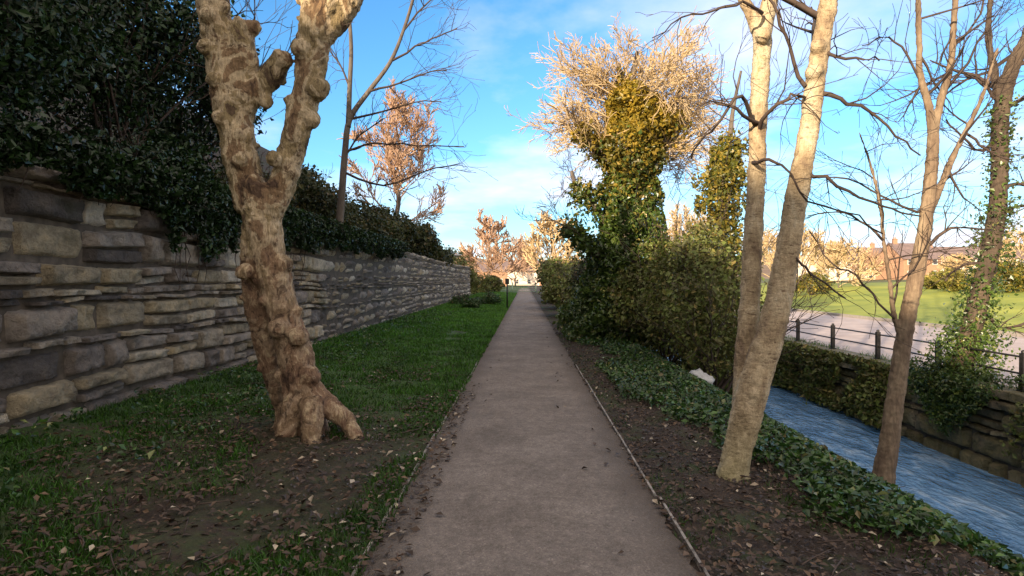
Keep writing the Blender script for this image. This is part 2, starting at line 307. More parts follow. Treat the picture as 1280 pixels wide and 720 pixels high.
m, t, b = new_mat('path_surface'); fine = tex(t, 160, 3, 0.7); mid = tex(t, 1.3, 6, 0.65); pb = tex(t, 14, 5, 0.7)
c = ramp(t, mid, [(0.3, (0.175, 0.146, 0.125)), (0.5, (0.24, 0.203, 0.178)), (0.7, (0.305, 0.262, 0.232))])
vo = node(t, 'ShaderNodeTexVoronoi', Scale=75.0); t.links.new(t.nodes.new('ShaderNodeNewGeometry').outputs['Position'], vo.inputs['Vector'])
c = mixc(t, 0.55, c, ramp(t, vo.outputs['Color'], [(0.0, (0.5, 0.5, 0.5)), (0.8, (1.2, 1.18, 1.15)), (1.0, (2.0, 1.95, 1.9))]), 'MULTIPLY')
c = mixc(t, 0.6, c, ramp(t, fine, [(0.35, (0.5, 0.5, 0.5)), (0.65, (1.4, 1.4, 1.4))]), 'MULTIPLY')
c = mixc(t, 0.6, c, ramp(t, pb, [(0.3, (0.55, 0.53, 0.51)), (0.55, (1.05, 1.05, 1.05)), (0.7, (1.3, 1.3, 1.28))]), 'MULTIPLY')
g = t.nodes.new('ShaderNodeNewGeometry'); sp = t.nodes.new('ShaderNodeSeparateXYZ'); t.links.new(g.outputs['Position'], sp.inputs[0])
ue = math_(t, 'ABSOLUTE', math_(t, 'SUBTRACT', math_(t, 'SUBTRACT', sp.outputs[0], math_(t, 'MULTIPLY', sp.outputs[1], 0.02)), 0.034))
n_ = t.nodes.new('ShaderNodeMapRange'); n_.inputs[1].default_value = 0.66; n_.inputs[2].default_value = 1.02; t.links.new(math_(t, 'ADD', ue, math_(t, 'MULTIPLY', math_(t, 'SUBTRACT', pb, 0.5), 0.5)), n_.inputs[0])
c = mixc(t, math_(t, 'MULTIPLY', n_.outputs[0], 0.8), c, (0.075, 0.055, 0.04))
damp = ramp(t, tex(t, 0.9, 7, 0.72, stretch=(1.6, 0.6, 1)), [(0.5, (0, 0, 0)), (0.6, (1, 1, 1))]); c = mixc(t, math_(t, 'MULTIPLY', damp, 0.28), c, (0.10, 0.085, 0.075))
t.links.new(c, b.inputs[0]); b.inputs['Roughness'].default_value = 0.9; bump(t, b, math_(t, 'SUBTRACT', math_(t, 'ADD', fine, pb), vo.outputs['Distance']), 0.8, 0.015); M['path'] = m

def plain(name, c1, c2, scale=6, rough=0.8, bs=0.3):
    m, t, b = new_mat(name); f = tex(t, scale, 6, 0.65); t.links.new(ramp(t, f, [(0.3, c1), (0.7, c2)]), b.inputs[0]); b.inputs['Roughness'].default_value = rough
    if bs: bump(t, b, f, bs, 0.01)
    return m
M['paving'] = plain('promenade_surface', (0.42, 0.34, 0.31), (0.6, 0.5, 0.46), 1.2)
M['kerb'] = plain('kerb_stone', (0.28, 0.25, 0.22), (0.4, 0.37, 0.33), 8)
M['iron'] = plain('dark_iron', (0.012, 0.012, 0.014), (0.03, 0.028, 0.028), 20, 0.5)
M['edging'] = plain('edging_board', (0.03, 0.024, 0.018), (0.42, 0.38, 0.34), 11, 0.7)
M['lawn'] = plain('lawn_turf', (0.16, 0.22, 0.025), (0.42, 0.44, 0.06), 0.25, 0.9)
M['render_wall'] = plain('pale_render', (0.70, 0.60, 0.53), (0.80, 0.70, 0.62), 0.8, 0.8)
M['brick'] = plain('warm_brick', (0.36, 0.2, 0.13), (0.46, 0.28, 0.18), 3, 0.9)
M['roof'] = plain('roof_slate', (0.16, 0.12, 0.12), (0.26, 0.19, 0.18), 1.5, 0.7)
M['pane'] = plain('window_glass', (0.04, 0.05, 0.06), (0.07, 0.08, 0.1), 1, 0.08, 0)
M['frame'] = plain('white_frame', (0.7, 0.7, 0.68), (0.8, 0.8, 0.78), 5, 0.6, 0)
M['galv'] = plain('galvanised_steel', (0.42, 0.42, 0.42), (0.58, 0.58, 0.56), 9, 0.45, 0)
M['hills'] = plain('hill_woods', (0.16, 0.10, 0.07), (0.26, 0.19, 0.12), 0.03, 1.0, 0)
M['white'] = plain('white_plastic', (0.7, 0.72, 0.74), (0.8, 0.8, 0.82), 9, 0.4, 0)
M['green_paint'] = plain('pale_green_paint', (0.3, 0.42, 0.3), (0.38, 0.5, 0.36), 9, 0.5, 0)

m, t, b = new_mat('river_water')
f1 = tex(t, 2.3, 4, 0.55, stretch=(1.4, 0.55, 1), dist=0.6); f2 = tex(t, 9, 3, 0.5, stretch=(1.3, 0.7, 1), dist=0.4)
t.links.new(ramp(t, f1, [(0.32, (0.07, 0.18, 0.35)), (0.55, (0.15, 0.32, 0.56)), (0.74, (0.42, 0.58, 0.76))]), b.inputs[0]); b.inputs['Roughness'].default_value = 0.06; b.inputs['IOR'].default_value = 1.6  # blue sky reflection and whitish highlights painted into the base colour
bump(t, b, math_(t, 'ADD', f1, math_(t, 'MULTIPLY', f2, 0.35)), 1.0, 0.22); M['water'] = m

# ------------------------------------------------------------------ terrain
def sm(t_): t_ = np.clip(t_, 0, 1); return t_ * t_ * (3 - 2 * t_)
WATER = -1.5
def ground_z(X, Y):
    X = np.asarray(X, float); Y = np.asarray(Y, float); u = X - 0.02 * Y
    z = np.zeros_like(u)
    z = np.where(u < -0.95, 0.02 + 0.16 * sm((-u - 0.95) / 4), z)
    bank = 2.75 + 1.2 * sm((-u - 5.4) / 2.5) + 8.2 * sm((-u - 8.5) / 13.0)  # outer rise is an unseen hill, shaped to shade the path
    fade = 1 - sm((Y - 48) / 16.0)
    z = np.where(u < -5.32, 0.1 + (bank - 0.1) * fade, z)
    s = np.clip((u - 2.7) / 3.5, 0, 1)
    z = np.where((u > 1.0) & (u <= 7.92), -1.95 * (0.35 * sm(s) + 0.65 * s ** 0.9), z)
    far = -0.1 + 1.2 * sm((u - 17) / 16) + 1.2 * sm((u - 40) / 80)
    z = np.where(u > 7.92, far, z)
    endf = sm((Y - 75) / 20.0)                       # the river bends away; level ground beyond
    z = np.where((u > 1.0) & (u <= 7.92), z * (1 - endf), z)
    return z
us = np.unique(np.concatenate([[-900, -500, -300, -200, -120, -80, -60, -45, -36, -30], np.arange(-28, -6, 0.9), np.arange(-6, -5.36, 0.2), [-5.34, -5.31],
    np.arange(-5.2, 7.9, 0.14), [7.91, 7.93], np.arange(8.1, 16, 1.0), np.arange(17, 60, 4), [70, 90, 120, 160, 220, 300, 450, 700, 1000]]))
ys = np.unique(np.concatenate([np.arange(-70, -4, 6), np.arange(-4, 2, 1.0), np.arange(2, 16, 0.14), np.arange(16, 40, 0.5), np.arange(40, 100, 3), [110, 130, 160, 200, 260, 350, 500, 800, 1200, 2000]]))
UU, YY = np.meshgrid(us, ys); XX = UU + 0.02 * YY; ZZ = ground_z(XX, YY)
nn = np.array([noise.noise(Vector((x * 1.7, y * 1.7, 0))) + 0.5 * noise.noise(Vector((x * 5, y * 5, 3))) for x, y in zip(XX.ravel(), YY.ravel())]).reshape(XX.shape)
onpath = np.exp(-((UU - 0.034) / 1.3) ** 6); amp = 0.05 * (1 - onpath) * (np.abs(UU) < 8)
ZZ = ZZ + nn * amp - 0.012 * onpath
nu = len(us); i = np.arange(len(ys) - 1)[:, None] * nu; j = np.arange(nu - 1)[None, :]
q = np.stack((i + j, i + j + 1, i + nu + j + 1, i + nu + j), -1).reshape(-1, 4)
tag(mesh_obj('ground', np.stack((XX, YY, ZZ), -1).reshape(-1, 3), q, M['ground']), 'grassy verge, leaf mould and river bank on both sides of the path', 'ground', kind='structure')
def gz(x, y): return float(ground_z(x, y))

def strip(name, u0, u1, y0, y1, z, mat, nx=4, dy=1.0, jag=0.0, label='', zf=None):
    yv = np.arange(y0, y1 + dy, dy); uv = np.linspace(u0, u1, nx); U, Yg = np.meshgrid(uv, yv); Xg = U + 0.02 * Yg
    if jag:
        jn = lambda s: np.array([noise.noise(Vector((s, y * 2.3, 1))) + 0.6 * noise.noise(Vector((s, y * 7.1, 1))) for y in yv]) * jag
        Xg[:, 0] += jn(1.3); Xg[:, -1] += jn(9.1)
    Zg = np.full_like(Xg, z) if zf is None else zf(Xg, Yg)
    n = nx; a = np.arange(len(yv) - 1)[:, None] * n; c_ = np.arange(n - 1)[None, :]
    q = np.stack((a + c_, a + c_ + 1, a + n + c_ + 1, a + n + c_), -1).reshape(-1, 4)
    return tag(mesh_obj(name, np.stack((Xg, Yg, Zg), -1).reshape(-1, 3), q, mat), label, None, kind='structure')
cam_z = lambda X, Y: 0.006 + 0.02 * (1 - ((X - .02 * Y - .034) / .98) ** 2)
strip('path', 0.034 - 0.985, 0.034 + 0.985, -6, 120, 0, M['path'], 11, 0.10, 0.075, 'straight compacted grey path running away from the camera', zf=cam_z)
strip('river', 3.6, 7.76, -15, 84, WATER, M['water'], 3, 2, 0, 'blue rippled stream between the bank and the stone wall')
strip('promenade', 8.2, 15.6, -15, 110, -0.09, M['paving'], 4, 3, 0, 'pale pinkish paved walk beyond the railing')
lz = lambda X, Y: ground_z(X, Y) + 0.02 + 0.10 * sm((X - .02 * Y - 15.8) / 0.3)
strip('lawn', 15.8, 75, 8, 95, 0, M['lawn'], 60, 3, 0, 'sunlit green lawn beyond the paved walk', zf=lz)
mb = MB()
for y in np.arange(-12, 108, 0.92): mb.box((15.7 + uX(y), y, -0.07), (0.14, 0.91, 0.2), -0.02)
o = mb.build('kerb', M['kerb'], smooth=False); tag(o, 'pale stone kerb between the paved walk and lawn', kind='structure')
# far hills: a low ridge with real depth
V = []; nxh = 90
for k, (yy, hh) in enumerate(((420, -1), (520, 14), (650, 30), (820, 34), (1000, 0))):
    for a in range(nxh):
        x = -900 + a * 1900 / (nxh - 1); nzv = noise.noise(Vector((x / 170, yy / 300, 0))) + 0.4 * noise.noise(Vector((x / 40, yy / 100, 2)))
        V.append((x, yy + 30 * nzv, -1 if hh <= 0 else hh * (0.75 + 0.45 * nzv)))
i = np.arange(4)[:, None] * nxh; j = np.arange(nxh - 1)[None, :]
tag(mesh_obj('hills', V, np.stack((i + j, i + j + 1, i + nxh + j + 1, i + nxh + j), -1).reshape(-1, 4), M['hills']), 'low brown wooded hills on the horizon', 'hills', kind='structure')

# ------------------------------------------------------------------ masonry walls
def rubble(u_face, side, y0, y1, z0, z1, mat, parent, name, seed, near=14.0, zmod=None, thin=0.28):
    """courses of rough stones; side=+1 faces +X. every stone a domed, uneven block"""
    g = random.Random(seed); mb = MB(); z = z0; zc = []
    while z < z1 - 0.03:
        h = g.uniform(0.06, 0.13) if g.random() < thin else g.uniform(0.24, 0.42)
        h = min(h, z1 - z); zc.append((z, h)); z += h
    for (z, h) in zc:
        y = y0 + g.uniform(-0.4, 0)
        while y < y1:
            l = g.uniform(0.25, 0.75) if h < 0.14 else g.uniform(0.28, 1.0) * (1.15 if h > .25 else 1)
            parts_ = [(z, h)]
            if h > 0.22 and g.random() < 0.35: parts_ = [(z, h * 0.45), (z + h * 0.45, h * 0.55)]
            for (za, ha) in parts_:
                fine_ = y < near; nx, nz_ = (15, 8) if fine_ else (4, 3)
                gp = g.uniform(0.010, 0.028); pr = g.uniform(0.0, 0.12); tint = min(1, max(0, g.gauss(0.48, 0.3)))
                if g.random() < 0.1: tint = g.uniform(0.85, 1)
                sk = [g.uniform(-0.035, 0.035) for _ in range(4)]
                V = []
                for b_ in range(nz_):
                    for a_ in range(nx):
                        s_, t_ = a_ / (nx - 1), b_ / (nz_ - 1)
                        yy = y + gp + (l - 2 * gp) * s_ + sk[0] * (1 - s_) * (1 - t_) + sk[3] * t_ * s_
                        zz_ = za + gp * .6 + (ha - 1.2 * gp) * t_ + sk[1] * (1 - s_) * .6 + sk[2] * s_ * .6
                        e = min(s_ * (l / ha if l > ha else 1), (1 - s_) * (l / ha if l > ha else 1), t_, 1 - t_)
                        dome = 1 - (1 - min(1, e * 8)) ** 3
                        n1 = noise.noise(Vector((yy * 4, zz_ * 6, seed))) * 0.045 + noise.noise(Vector((yy * 11, zz_ * 14, seed))) * 0.03 + (noise.noise(Vector((yy * 27, zz_ * 30, seed))) * 0.016 if fine_ else 0)
                        d = -0.11 + (0.11 + pr + n1) * dome
                        if fine_ and (a_ in (0, nx - 1) or b_ in (0, nz_ - 1)): yy += .02 * noise.noise(Vector((yy * 9, zz_ * 9, 3))); zz_ += .02 * noise.noise(Vector((yy * 9, zz_ * 9, 13)))
                        if zmod: zz_ = zmod(yy, zz_)
                        V.append((u_face + side * d + uX(yy), yy, zz_))
                ia = np.arange(nz_ - 1)[:, None] * nx; ja = np.arange(nx - 1)[None, :]
                q = np.stack((ia + ja, ia + ja + 1, ia + nx + ja + 1, ia + nx + ja), -1).reshape(-1, 4)
                if side < 0: q = q[:, ::-1]
                mb.add(V, q, tint=tint)
            y += l
    return mb.build(name, mat, parent)
lw = empty('stone_wall', (-5.05, 2, 0), 'tall rough rubble stone retaining wall along the left grass verge', 'wall')
sag = lambda y, z: z + 0.12 * noise.noise(Vector((y * 0.22, z * 0.5, 5))) * min(1, z + .2) + 0.05 * noise.noise(Vector((y * 0.9, z * 1.4, 8)))
rubble(-5.05, 1, 1.0, 57, -0.05, 2.9, M['wall_stone'], lw, 'stonework', 11, 15, zmod=sag)
mb = MB(); a0 = np.array((-5.30 + uX(1), 1, 0)); 
mb.box((-5.28 + uX(29), 29, 1.36), (0.36, 56.5, 2.9), -0.02); mb.build('mortar_core', M['mortar'], lw, smooth=False)
rw = empty('river_wall', (7.78, 2, WATER), 'mossy brown stone river wall below the railing', 'wall')
rubble(7.78, -1, 2.0, 60, WATER - 0.3, -0.24, M['river_stone'], rw, 'stonework', 5, 15, thin=0.65)
mb = MB(); mb.box((7.98 + uX(31), 31, -1.0), (0.30, 58, 1.6), -0.02); mb.build('mortar_core', M['mortar'], rw, smooth=False)
mb = MB(); y = 2.0
while y < 60:
    l = random.uniform(0.7, 1.1); mb.box((7.94 + uX(y + l / 2), y + l / 2, -0.155 + random.uniform(-.008, .008)), (0.46 + random.uniform(-.02, .02), l - 0.012, 0.15), -0.02 + random.uniform(-.006, .006), tint=random.uniform(.4, .9)); y += l
cp = mb.build('coping', M['river_stone'], rw, smooth=False)
bv = cp.modifiers.new('bevel', 'BEVEL'); bv.width = 0.018; bv.segments = 2

# path edging boards
for nm, uo, lab in (('path_edging', -0.965, 'worn pale timber board edging the left side of path'), ('path_edging', 1.035, 'worn pale timber board edging the right side of path')):
    mb = MB(); y = 1.2
    while y < 12:
        l = random.uniform(1.5, 2.3); mb.box((uo + uX(y + l / 2) + random.uniform(-.012, .012), y + l / 2, -0.004 + random.uniform(-0.01, 0.01)), (0.018, l - 0.02, 0.07), -0.02 + random.uniform(-.006, .006)); y += l
    tag(mb.build(nm, M['edging'], smooth=False), lab, 'edging')

# ------------------------------------------------------------------ bare tree growth
def grow(p, d, Ln, r, lvl, maxl, g, acc, upb=0.25, spread=0.8, kids=4, ratio=0.62, seg=5, wob=0.18, first=0.25):
    pts = [np.array(p, float)]; d = np.array(d, float); d /= np.linalg.norm(d); rr = [r]
    for k in range(seg):
        d = d + g.normal(size=3) * wob + np.array((0, 0, upb * 0.2)); d /= np.linalg.norm(d)
        pts.append(pts[-1] + d * Ln / seg); rr.append(r * (1 - 0.75 * (k + 1) / seg))
    acc.append((np.array(pts), np.array(rr), lvl))
    if lvl >= maxl: return
    for k in range(kids):
        s_ = first + (1 - first) * (k + g.random()) / kids; i_ = min(seg - 1, int(s_ * seg)); f_ = s_ * seg - i_
        pp = pts[i_] * (1 - f_) + pts[i_ + 1] * f_; dd_ = pts[i_ + 1] - pts[i_]; dd_ /= np.linalg.norm(dd_)
        a = g.normal(size=3); a -= dd_ * (a @ dd_); a /= np.linalg.norm(a)
        nd = dd_ + a * spread * g.uniform(0.6, 1.3) + np.array((0, 0, upb))
        grow(pp, nd, Ln * ratio * g.uniform(0.7, 1.2) * (1.15 - 0.4 * s_), max(r * 0.5 * (1 - 0.5 * s_), 0.0025), lvl + 1, maxl, g, acc, upb, spread, kids, ratio, max(3, seg - 1), wob, 0.12)
def acc_mesh(acc, name, mat, parent, lv0, lv1, rscale=1.0, rmin=0.0):
    mb = MB(); 
    for P, r, lv in acc:
        if lv0 <= lv <= lv1: mb.tube(P, np.maximum(r * rscale, rmin), 7 if lv == 0 else (5 if lv == 1 else 3), cap=False)
    return mb.build(name, mat, parent) if mb.n else None
def twiggy_tree(name, label, cat, base, height, width, twig, bark, seed, group=None, maxl=4, kids=5, rmin=0.012, trunk_r=None, nlimb=8, twigseg=True, first_h=0.2):
    g = np.random.default_rng(seed); base = np.array(base, float); tr = trunk_r or height * 0.022
    root = empty(name, base, label, cat, group); acc = []; lead = []
    P = [base - np.array((0, 0, 0.3))]; n = 7; lean = g.normal(size=2) * 0.02
    for k in range(1, n + 1): P.append(base + np.array((lean[0] * k * height / n + g.normal() * .02 * height, lean[1] * k * height / n, height * 0.78 * k / n)))
    P = np.array(P); rr = tr * (1 - 0.85 * np.linspace(0, 1, n + 1) ** 0.8); P2, r2 = smooth_path(P, rr, 3)
    mb = MB(); mb.tube(P2, r2, 9); mb.build('trunk', bark, root)
    for k in range(nlimb):
        s_ = first_h + (1 - first_h) * (k + g.random() * .6) / nlimb; idx = s_ * (len(P2) - 1); a_ = int(min(idx, len(P2) - 2)); pp = P2[a_]
        th = k * 2.4 + g.random(); d = np.array((math.cos(th), math.sin(th), 0.55 + 0.9 * s_))
        grow(pp, d, width * 0.5 * (1.15 - 0.55 * s_) + height * .05, r2[a_] * 0.5, 1, maxl, g, acc, 0.25, 0.75, kids, 0.6, 5, 0.15)
    acc_mesh(acc, 'crown', twig, root, 1, 9, 1.0, rmin)
    return root

# ------------------------------------------------------------------ plane tree on the left
def remesh(o, vox, disp=0.0, scale=0.3, disp2=0.0, scale2=.08):
    rm = o.modifiers.new('remesh', 'REMESH'); rm.mode = 'VOXEL'; rm.voxel_size = vox; rm.use_smooth_shade = True
    smo = o.modifiers.new('smooth', 'SMOOTH'); smo.iterations = 5; smo.factor = 0.6
    for dd_, ss in ((disp, scale), (disp2, scale2)):
        if dd_:
            tx = bpy.data.textures.new('bark_relief', 'CLOUDS'); tx.noise_scale = ss; tx.noise_depth = 3
            dm = o.modifiers.new('relief', 'DISPLACE'); dm.texture = tx; dm.strength = dd_; dm.mid_level = 0.5; dm.texture_coords = 'LOCAL'
def sphere(mb, c, r, k=10):
    th = np.linspace(0, math.pi, k); P = [(0, 0, -math.cos(a)) for a in th]
    mb.tube(np.array(c) + np.array(P) * r, np.maximum(np.sin(th) * r, 0.002), 10)
def px_path(rows, m=4, sc=1.0):
    """rows (px, py, depth, width in px)"""
    P = np.array([at(a, b_, c_) for a, b_, c_, _ in rows]); r = np.array([w_ / 2 / F * c_ * sc for _, _, c_, w_ in rows]); return smooth_path(P, r, m)
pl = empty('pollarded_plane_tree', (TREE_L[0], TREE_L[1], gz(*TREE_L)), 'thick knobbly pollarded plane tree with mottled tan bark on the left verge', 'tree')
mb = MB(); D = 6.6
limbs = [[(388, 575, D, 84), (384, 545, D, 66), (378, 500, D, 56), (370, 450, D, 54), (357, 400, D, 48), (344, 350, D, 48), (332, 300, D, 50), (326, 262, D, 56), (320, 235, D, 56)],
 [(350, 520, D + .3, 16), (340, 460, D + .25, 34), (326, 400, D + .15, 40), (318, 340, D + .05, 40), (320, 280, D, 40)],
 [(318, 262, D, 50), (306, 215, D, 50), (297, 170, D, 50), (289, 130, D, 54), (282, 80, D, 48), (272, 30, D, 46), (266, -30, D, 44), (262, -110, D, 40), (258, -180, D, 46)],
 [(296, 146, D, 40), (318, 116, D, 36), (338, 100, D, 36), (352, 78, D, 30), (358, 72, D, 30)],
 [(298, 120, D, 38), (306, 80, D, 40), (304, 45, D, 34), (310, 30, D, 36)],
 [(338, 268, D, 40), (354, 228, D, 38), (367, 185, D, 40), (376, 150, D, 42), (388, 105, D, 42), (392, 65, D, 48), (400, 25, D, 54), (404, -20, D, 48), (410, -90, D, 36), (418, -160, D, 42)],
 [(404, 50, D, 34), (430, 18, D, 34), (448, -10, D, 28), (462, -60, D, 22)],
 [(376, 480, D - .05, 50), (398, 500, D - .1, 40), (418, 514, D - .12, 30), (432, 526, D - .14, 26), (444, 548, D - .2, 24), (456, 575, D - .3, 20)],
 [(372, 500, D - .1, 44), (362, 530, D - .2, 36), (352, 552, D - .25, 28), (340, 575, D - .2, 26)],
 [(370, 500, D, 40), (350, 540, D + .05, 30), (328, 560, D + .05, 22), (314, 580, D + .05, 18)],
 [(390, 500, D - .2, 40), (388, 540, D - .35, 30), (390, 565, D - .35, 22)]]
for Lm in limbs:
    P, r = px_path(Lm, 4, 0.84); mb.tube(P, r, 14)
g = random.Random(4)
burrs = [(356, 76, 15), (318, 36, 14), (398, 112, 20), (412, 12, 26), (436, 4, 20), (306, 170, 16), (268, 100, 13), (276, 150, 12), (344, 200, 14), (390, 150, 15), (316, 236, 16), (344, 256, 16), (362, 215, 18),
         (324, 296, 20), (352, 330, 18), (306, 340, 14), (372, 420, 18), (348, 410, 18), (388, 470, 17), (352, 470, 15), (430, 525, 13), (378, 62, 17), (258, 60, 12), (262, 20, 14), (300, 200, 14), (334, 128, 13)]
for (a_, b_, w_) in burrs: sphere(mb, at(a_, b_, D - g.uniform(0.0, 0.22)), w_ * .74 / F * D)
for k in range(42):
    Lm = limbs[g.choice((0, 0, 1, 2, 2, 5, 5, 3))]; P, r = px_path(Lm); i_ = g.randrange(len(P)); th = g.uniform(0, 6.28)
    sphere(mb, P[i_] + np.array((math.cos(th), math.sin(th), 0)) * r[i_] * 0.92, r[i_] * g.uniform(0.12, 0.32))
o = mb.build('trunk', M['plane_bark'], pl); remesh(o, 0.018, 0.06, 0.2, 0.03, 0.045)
acc = []; gg = np.random.default_rng(3)
for (a_, b_) in ((412, 0), (440, 0), (356, 74), (318, 34), (398, 112), (262, 0), (276, 90), (405, 30), (390, 60), (348, 250), (404, -20), (300, 20)):
    for k in range(4):
        d = gg.normal(size=3) + np.array((0, 0, 1.2)); grow(at(a_, b_, D), d, gg.uniform(0.15, 0.5), 0.008, 2, 3, gg, acc, 0.3, 0.5, 3, 0.5, 4, 0.2)
    acc_mesh(acc, 'twig_tuft', M['dark_twig'], pl, 0, 9, 1, 0.003); acc = []

# ------------------------------------------------------------------ twin-stemmed tree on the right
D = 5.3; tt = empty('twin_stemmed_tree', at(915, 600, D), 'pale tree leaning in two joined stems at the right edge of the path', 'tree')
mb = MB()
A = [(912, 622, D, 62), (916, 596, D, 46), (924, 560, D, 42), (934, 520, D, 46), (944, 480, D, 46), (956, 440, D, 44), (968, 400, D, 40), (980, 340, D, 36), (990, 280, D, 33), (1000, 220, D, 31), (1010, 160, D, 29), (1018, 100, D, 28), (1027, 40, D, 27), (1038, -20, D, 26), (1052, -110, D, 24), (1060, -200, D, 20), (1075, -330, D, 12), (1085, -450, D, 4)]
B = [(926, 540, D + .05, 30), (930, 500, D + .12, 32), (932, 450, D + .2, 32), (936, 400, D + .25, 30), (939, 340, D + .3, 29), (942, 280, D + .3, 27), (945, 220, D + .35, 26), (946, 160, D + .35, 26), (949, 100, D + .4, 27), (953, 40, D + .4, 25), (966, -30, D + .4, 22), (975, -120, D + .4, 19), (970, -220, D + .4, 15), (985, -330, D + .4, 8), (990, -420, D + .4, 3)]
C_ = [(951, 60, D + .4, 20), (940, 25, D + .4, 18), (926, 0, D + .4, 16), (912, -40, D + .45, 13), (900, -120, D + .5, 10), (890, -230, D + .5, 6)]
E_ = [(905, 612, D - .1, 26), (914, 580, D - .06, 22), (930, 540, D, 20)]; E2 = [(934, 612, D - .05, 20), (930, 575, D, 20), (938, 540, D, 20)]
E3 = [(880, 622, D - .05, 10), (898, 606, D - .05, 18), (914, 580, D, 24)]; E4 = [(950, 625, D - .15, 9), (934, 606, D - .1, 17), (926, 575, D, 24)]; E5 = [(915, 640, D - .35, 9), (916, 615, D - .2, 18), (920, 580, D, 26)]
for Lm in (A, B, C_, E_, E2, E3, E4, E5):
    P, r = px_path(Lm, 4, 0.84); mb.tube(P, r, 12)
for k, (a_, b_, w_) in enumerate(((944, 492, 14), (1016, 92, 11), (952, 46, 11), (1020, 60, 10))): sphere(mb, at(a_, b_, D + (.3 if a_ < 955 and b_ < 400 else -.06)), w_ / F * D)
o = mb.build('trunk', M['pale_bark'], tt); remesh(o, 0.014, 0.03, 0.12, 0.010, 0.03)
def limb_rows(lst, acc, g, sub=5, sublen=0.7, rend=0.003, maxl=4):
    for rows in lst:
        P, r = px_path(rows, 3, 0.68); P = P + g.normal(size=P.shape) * 0.012; acc.append((P, r, 1))
        n = len(P)
        for k in range(sub):
            i_ = int(n * (0.25 + 0.7 * (k + g.random()) / sub)); i_ = min(i_, n - 2); t_ = P[i_ + 1] - P[i_]; t_ /= np.linalg.norm(t_)
            a = g.normal(size=3); d = t_ * 0.9 + a * 0.55; grow(P[i_], d, sublen * g.uniform(0.4, 1.1), max(r[i_] * 0.5, 0.004), 3, maxl, g, acc, 0.05, 0.7, 3, 0.6, 4, 0.2, 0.2)
g = np.random.default_rng(12); acc = []; LS = .68
limb_rows([
 [(1012, 110, D, 12), (1048, 125, D - .1, 8), (1085, 140, D - .1, 6), (1120, 168, D - .1, 4), (1148, 195, D, 3)],
 [(1005, 112, D, 9), (985, 60, D, 6), (968, 20, D - .1, 6), (955, -10, D - .1, 5)],
 [(1018, 62, D, 9), (1045, 72, D - .1, 6), (1075, 75, D - .2, 4), (1096, 76, D - .2, 3)],
 [(999, 215, D, 9), (1030, 225, D - .1, 7), (1075, 248, D - .1, 5), (1115, 262, D - .1, 4), (1150, 270, D - .1, 3)],
 [(948, 165, D + .3, 9), (965, 135, D, 7), (990, 123, D - .1, 6), (1010, 122, D, 5)],
 [(944, 160, D + .3, 9), (925, 120, D, 7), (900, 150, D, 5), (880, 170, D, 4), (862, 200, D, 3)],
 [(946, 155, D + .3, 8), (920, 138, D, 6), (895, 128, D, 4), (868, 132, D, 3)],
 [(952, 20, D + .3, 8), (930, 5, D, 5), (890, 15, D, 4), (850, 25, D, 3), (815, 50, D, 2)],
 [(940, 205, D + .3, 8), (960, 200, D - .1, 6), (985, 215, D - .1, 4), (1010, 250, D - .2, 4), (1060, 265, D - .2, 3), (1100, 290, D - .2, 3)],
 [(985, 300, D, 6), (1000, 330, D - .1, 5), (1020, 345, D - .1, 4), (1060, 375, D - .1, 3)]], acc, g, 6, 0.7)
for P0, r0 in (px_path(A), px_path(B)):
    n = len(P0)
    for k in range(9):
        i_ = int(n * (0.68 + 0.3 * k / 9)); d = g.normal(size=3) * np.array((1, 1, .4)) + np.array((0, 0, .8)); grow(P0[i_], d, g.uniform(0.8, 1.9), r0[i_] * .45, 2, 4, g, acc, .2, .7, 4, .6, 5, .15)
acc_mesh(acc, 'branches', M['dark_twig'], tt, 0, 9, 1, 0.0022)

# ------------------------------------------------------------------ slim tree on the river bank
D = 8.6; st = empty('slim_forked_tree', at(1103, 620, D), 'slim brown forked tree standing on the river bank', 'tree')
mb = MB()
A = [(1098, 648, D, 46), (1104, 610, D, 36), (1112, 560, D, 30), (1120, 500, D, 27), (1128, 440, D, 26), (1136, 390, D, 25), (1148, 330, D, 23), (1157, 270, D, 21), (1163, 210, D, 19), (1165, 165, D, 17)]
B = [(1165, 172, D, 14), (1158, 130, D, 12), (1148, 95, D, 10), (1146, 40, D, 9), (1144, -20, D, 8), (1140, -120, D, 6), (1135, -220, D, 3)]
C_ = [(1165, 172, D, 14), (1173, 130, D, 12), (1186, 80, D, 11), (1189, 30, D, 10), (1192, -20, D, 9), (1200, -120, D, 7), (1210, -220, D, 3)]
Dn = [(1157, 275, D, 14), (1172, 240, D, 11), (1188, 200, D, 10), (1205, 165, D, 8), (1222, 130, D, 7), (1235, 90, D, 5), (1245, 60, D, 4)]
En = [(1128, 425, D, 11), (1118, 395, D, 8), (1112, 350, D, 7), (1104, 300, D, 6), (1098, 250, D, 6), (1085, 200, D, 5), (1072, 165, D, 3)]
for Lm in (A, B, C_, Dn, En):
    P, r = px_path(Lm, 4, 0.78); mb.tube(P, r, 9)
o = mb.build('trunk', M['brown_bark'], st); remesh(o, 0.016, 0.03, 0.1, 0.012, 0.03)
g = np.random.default_rng(21); acc = []
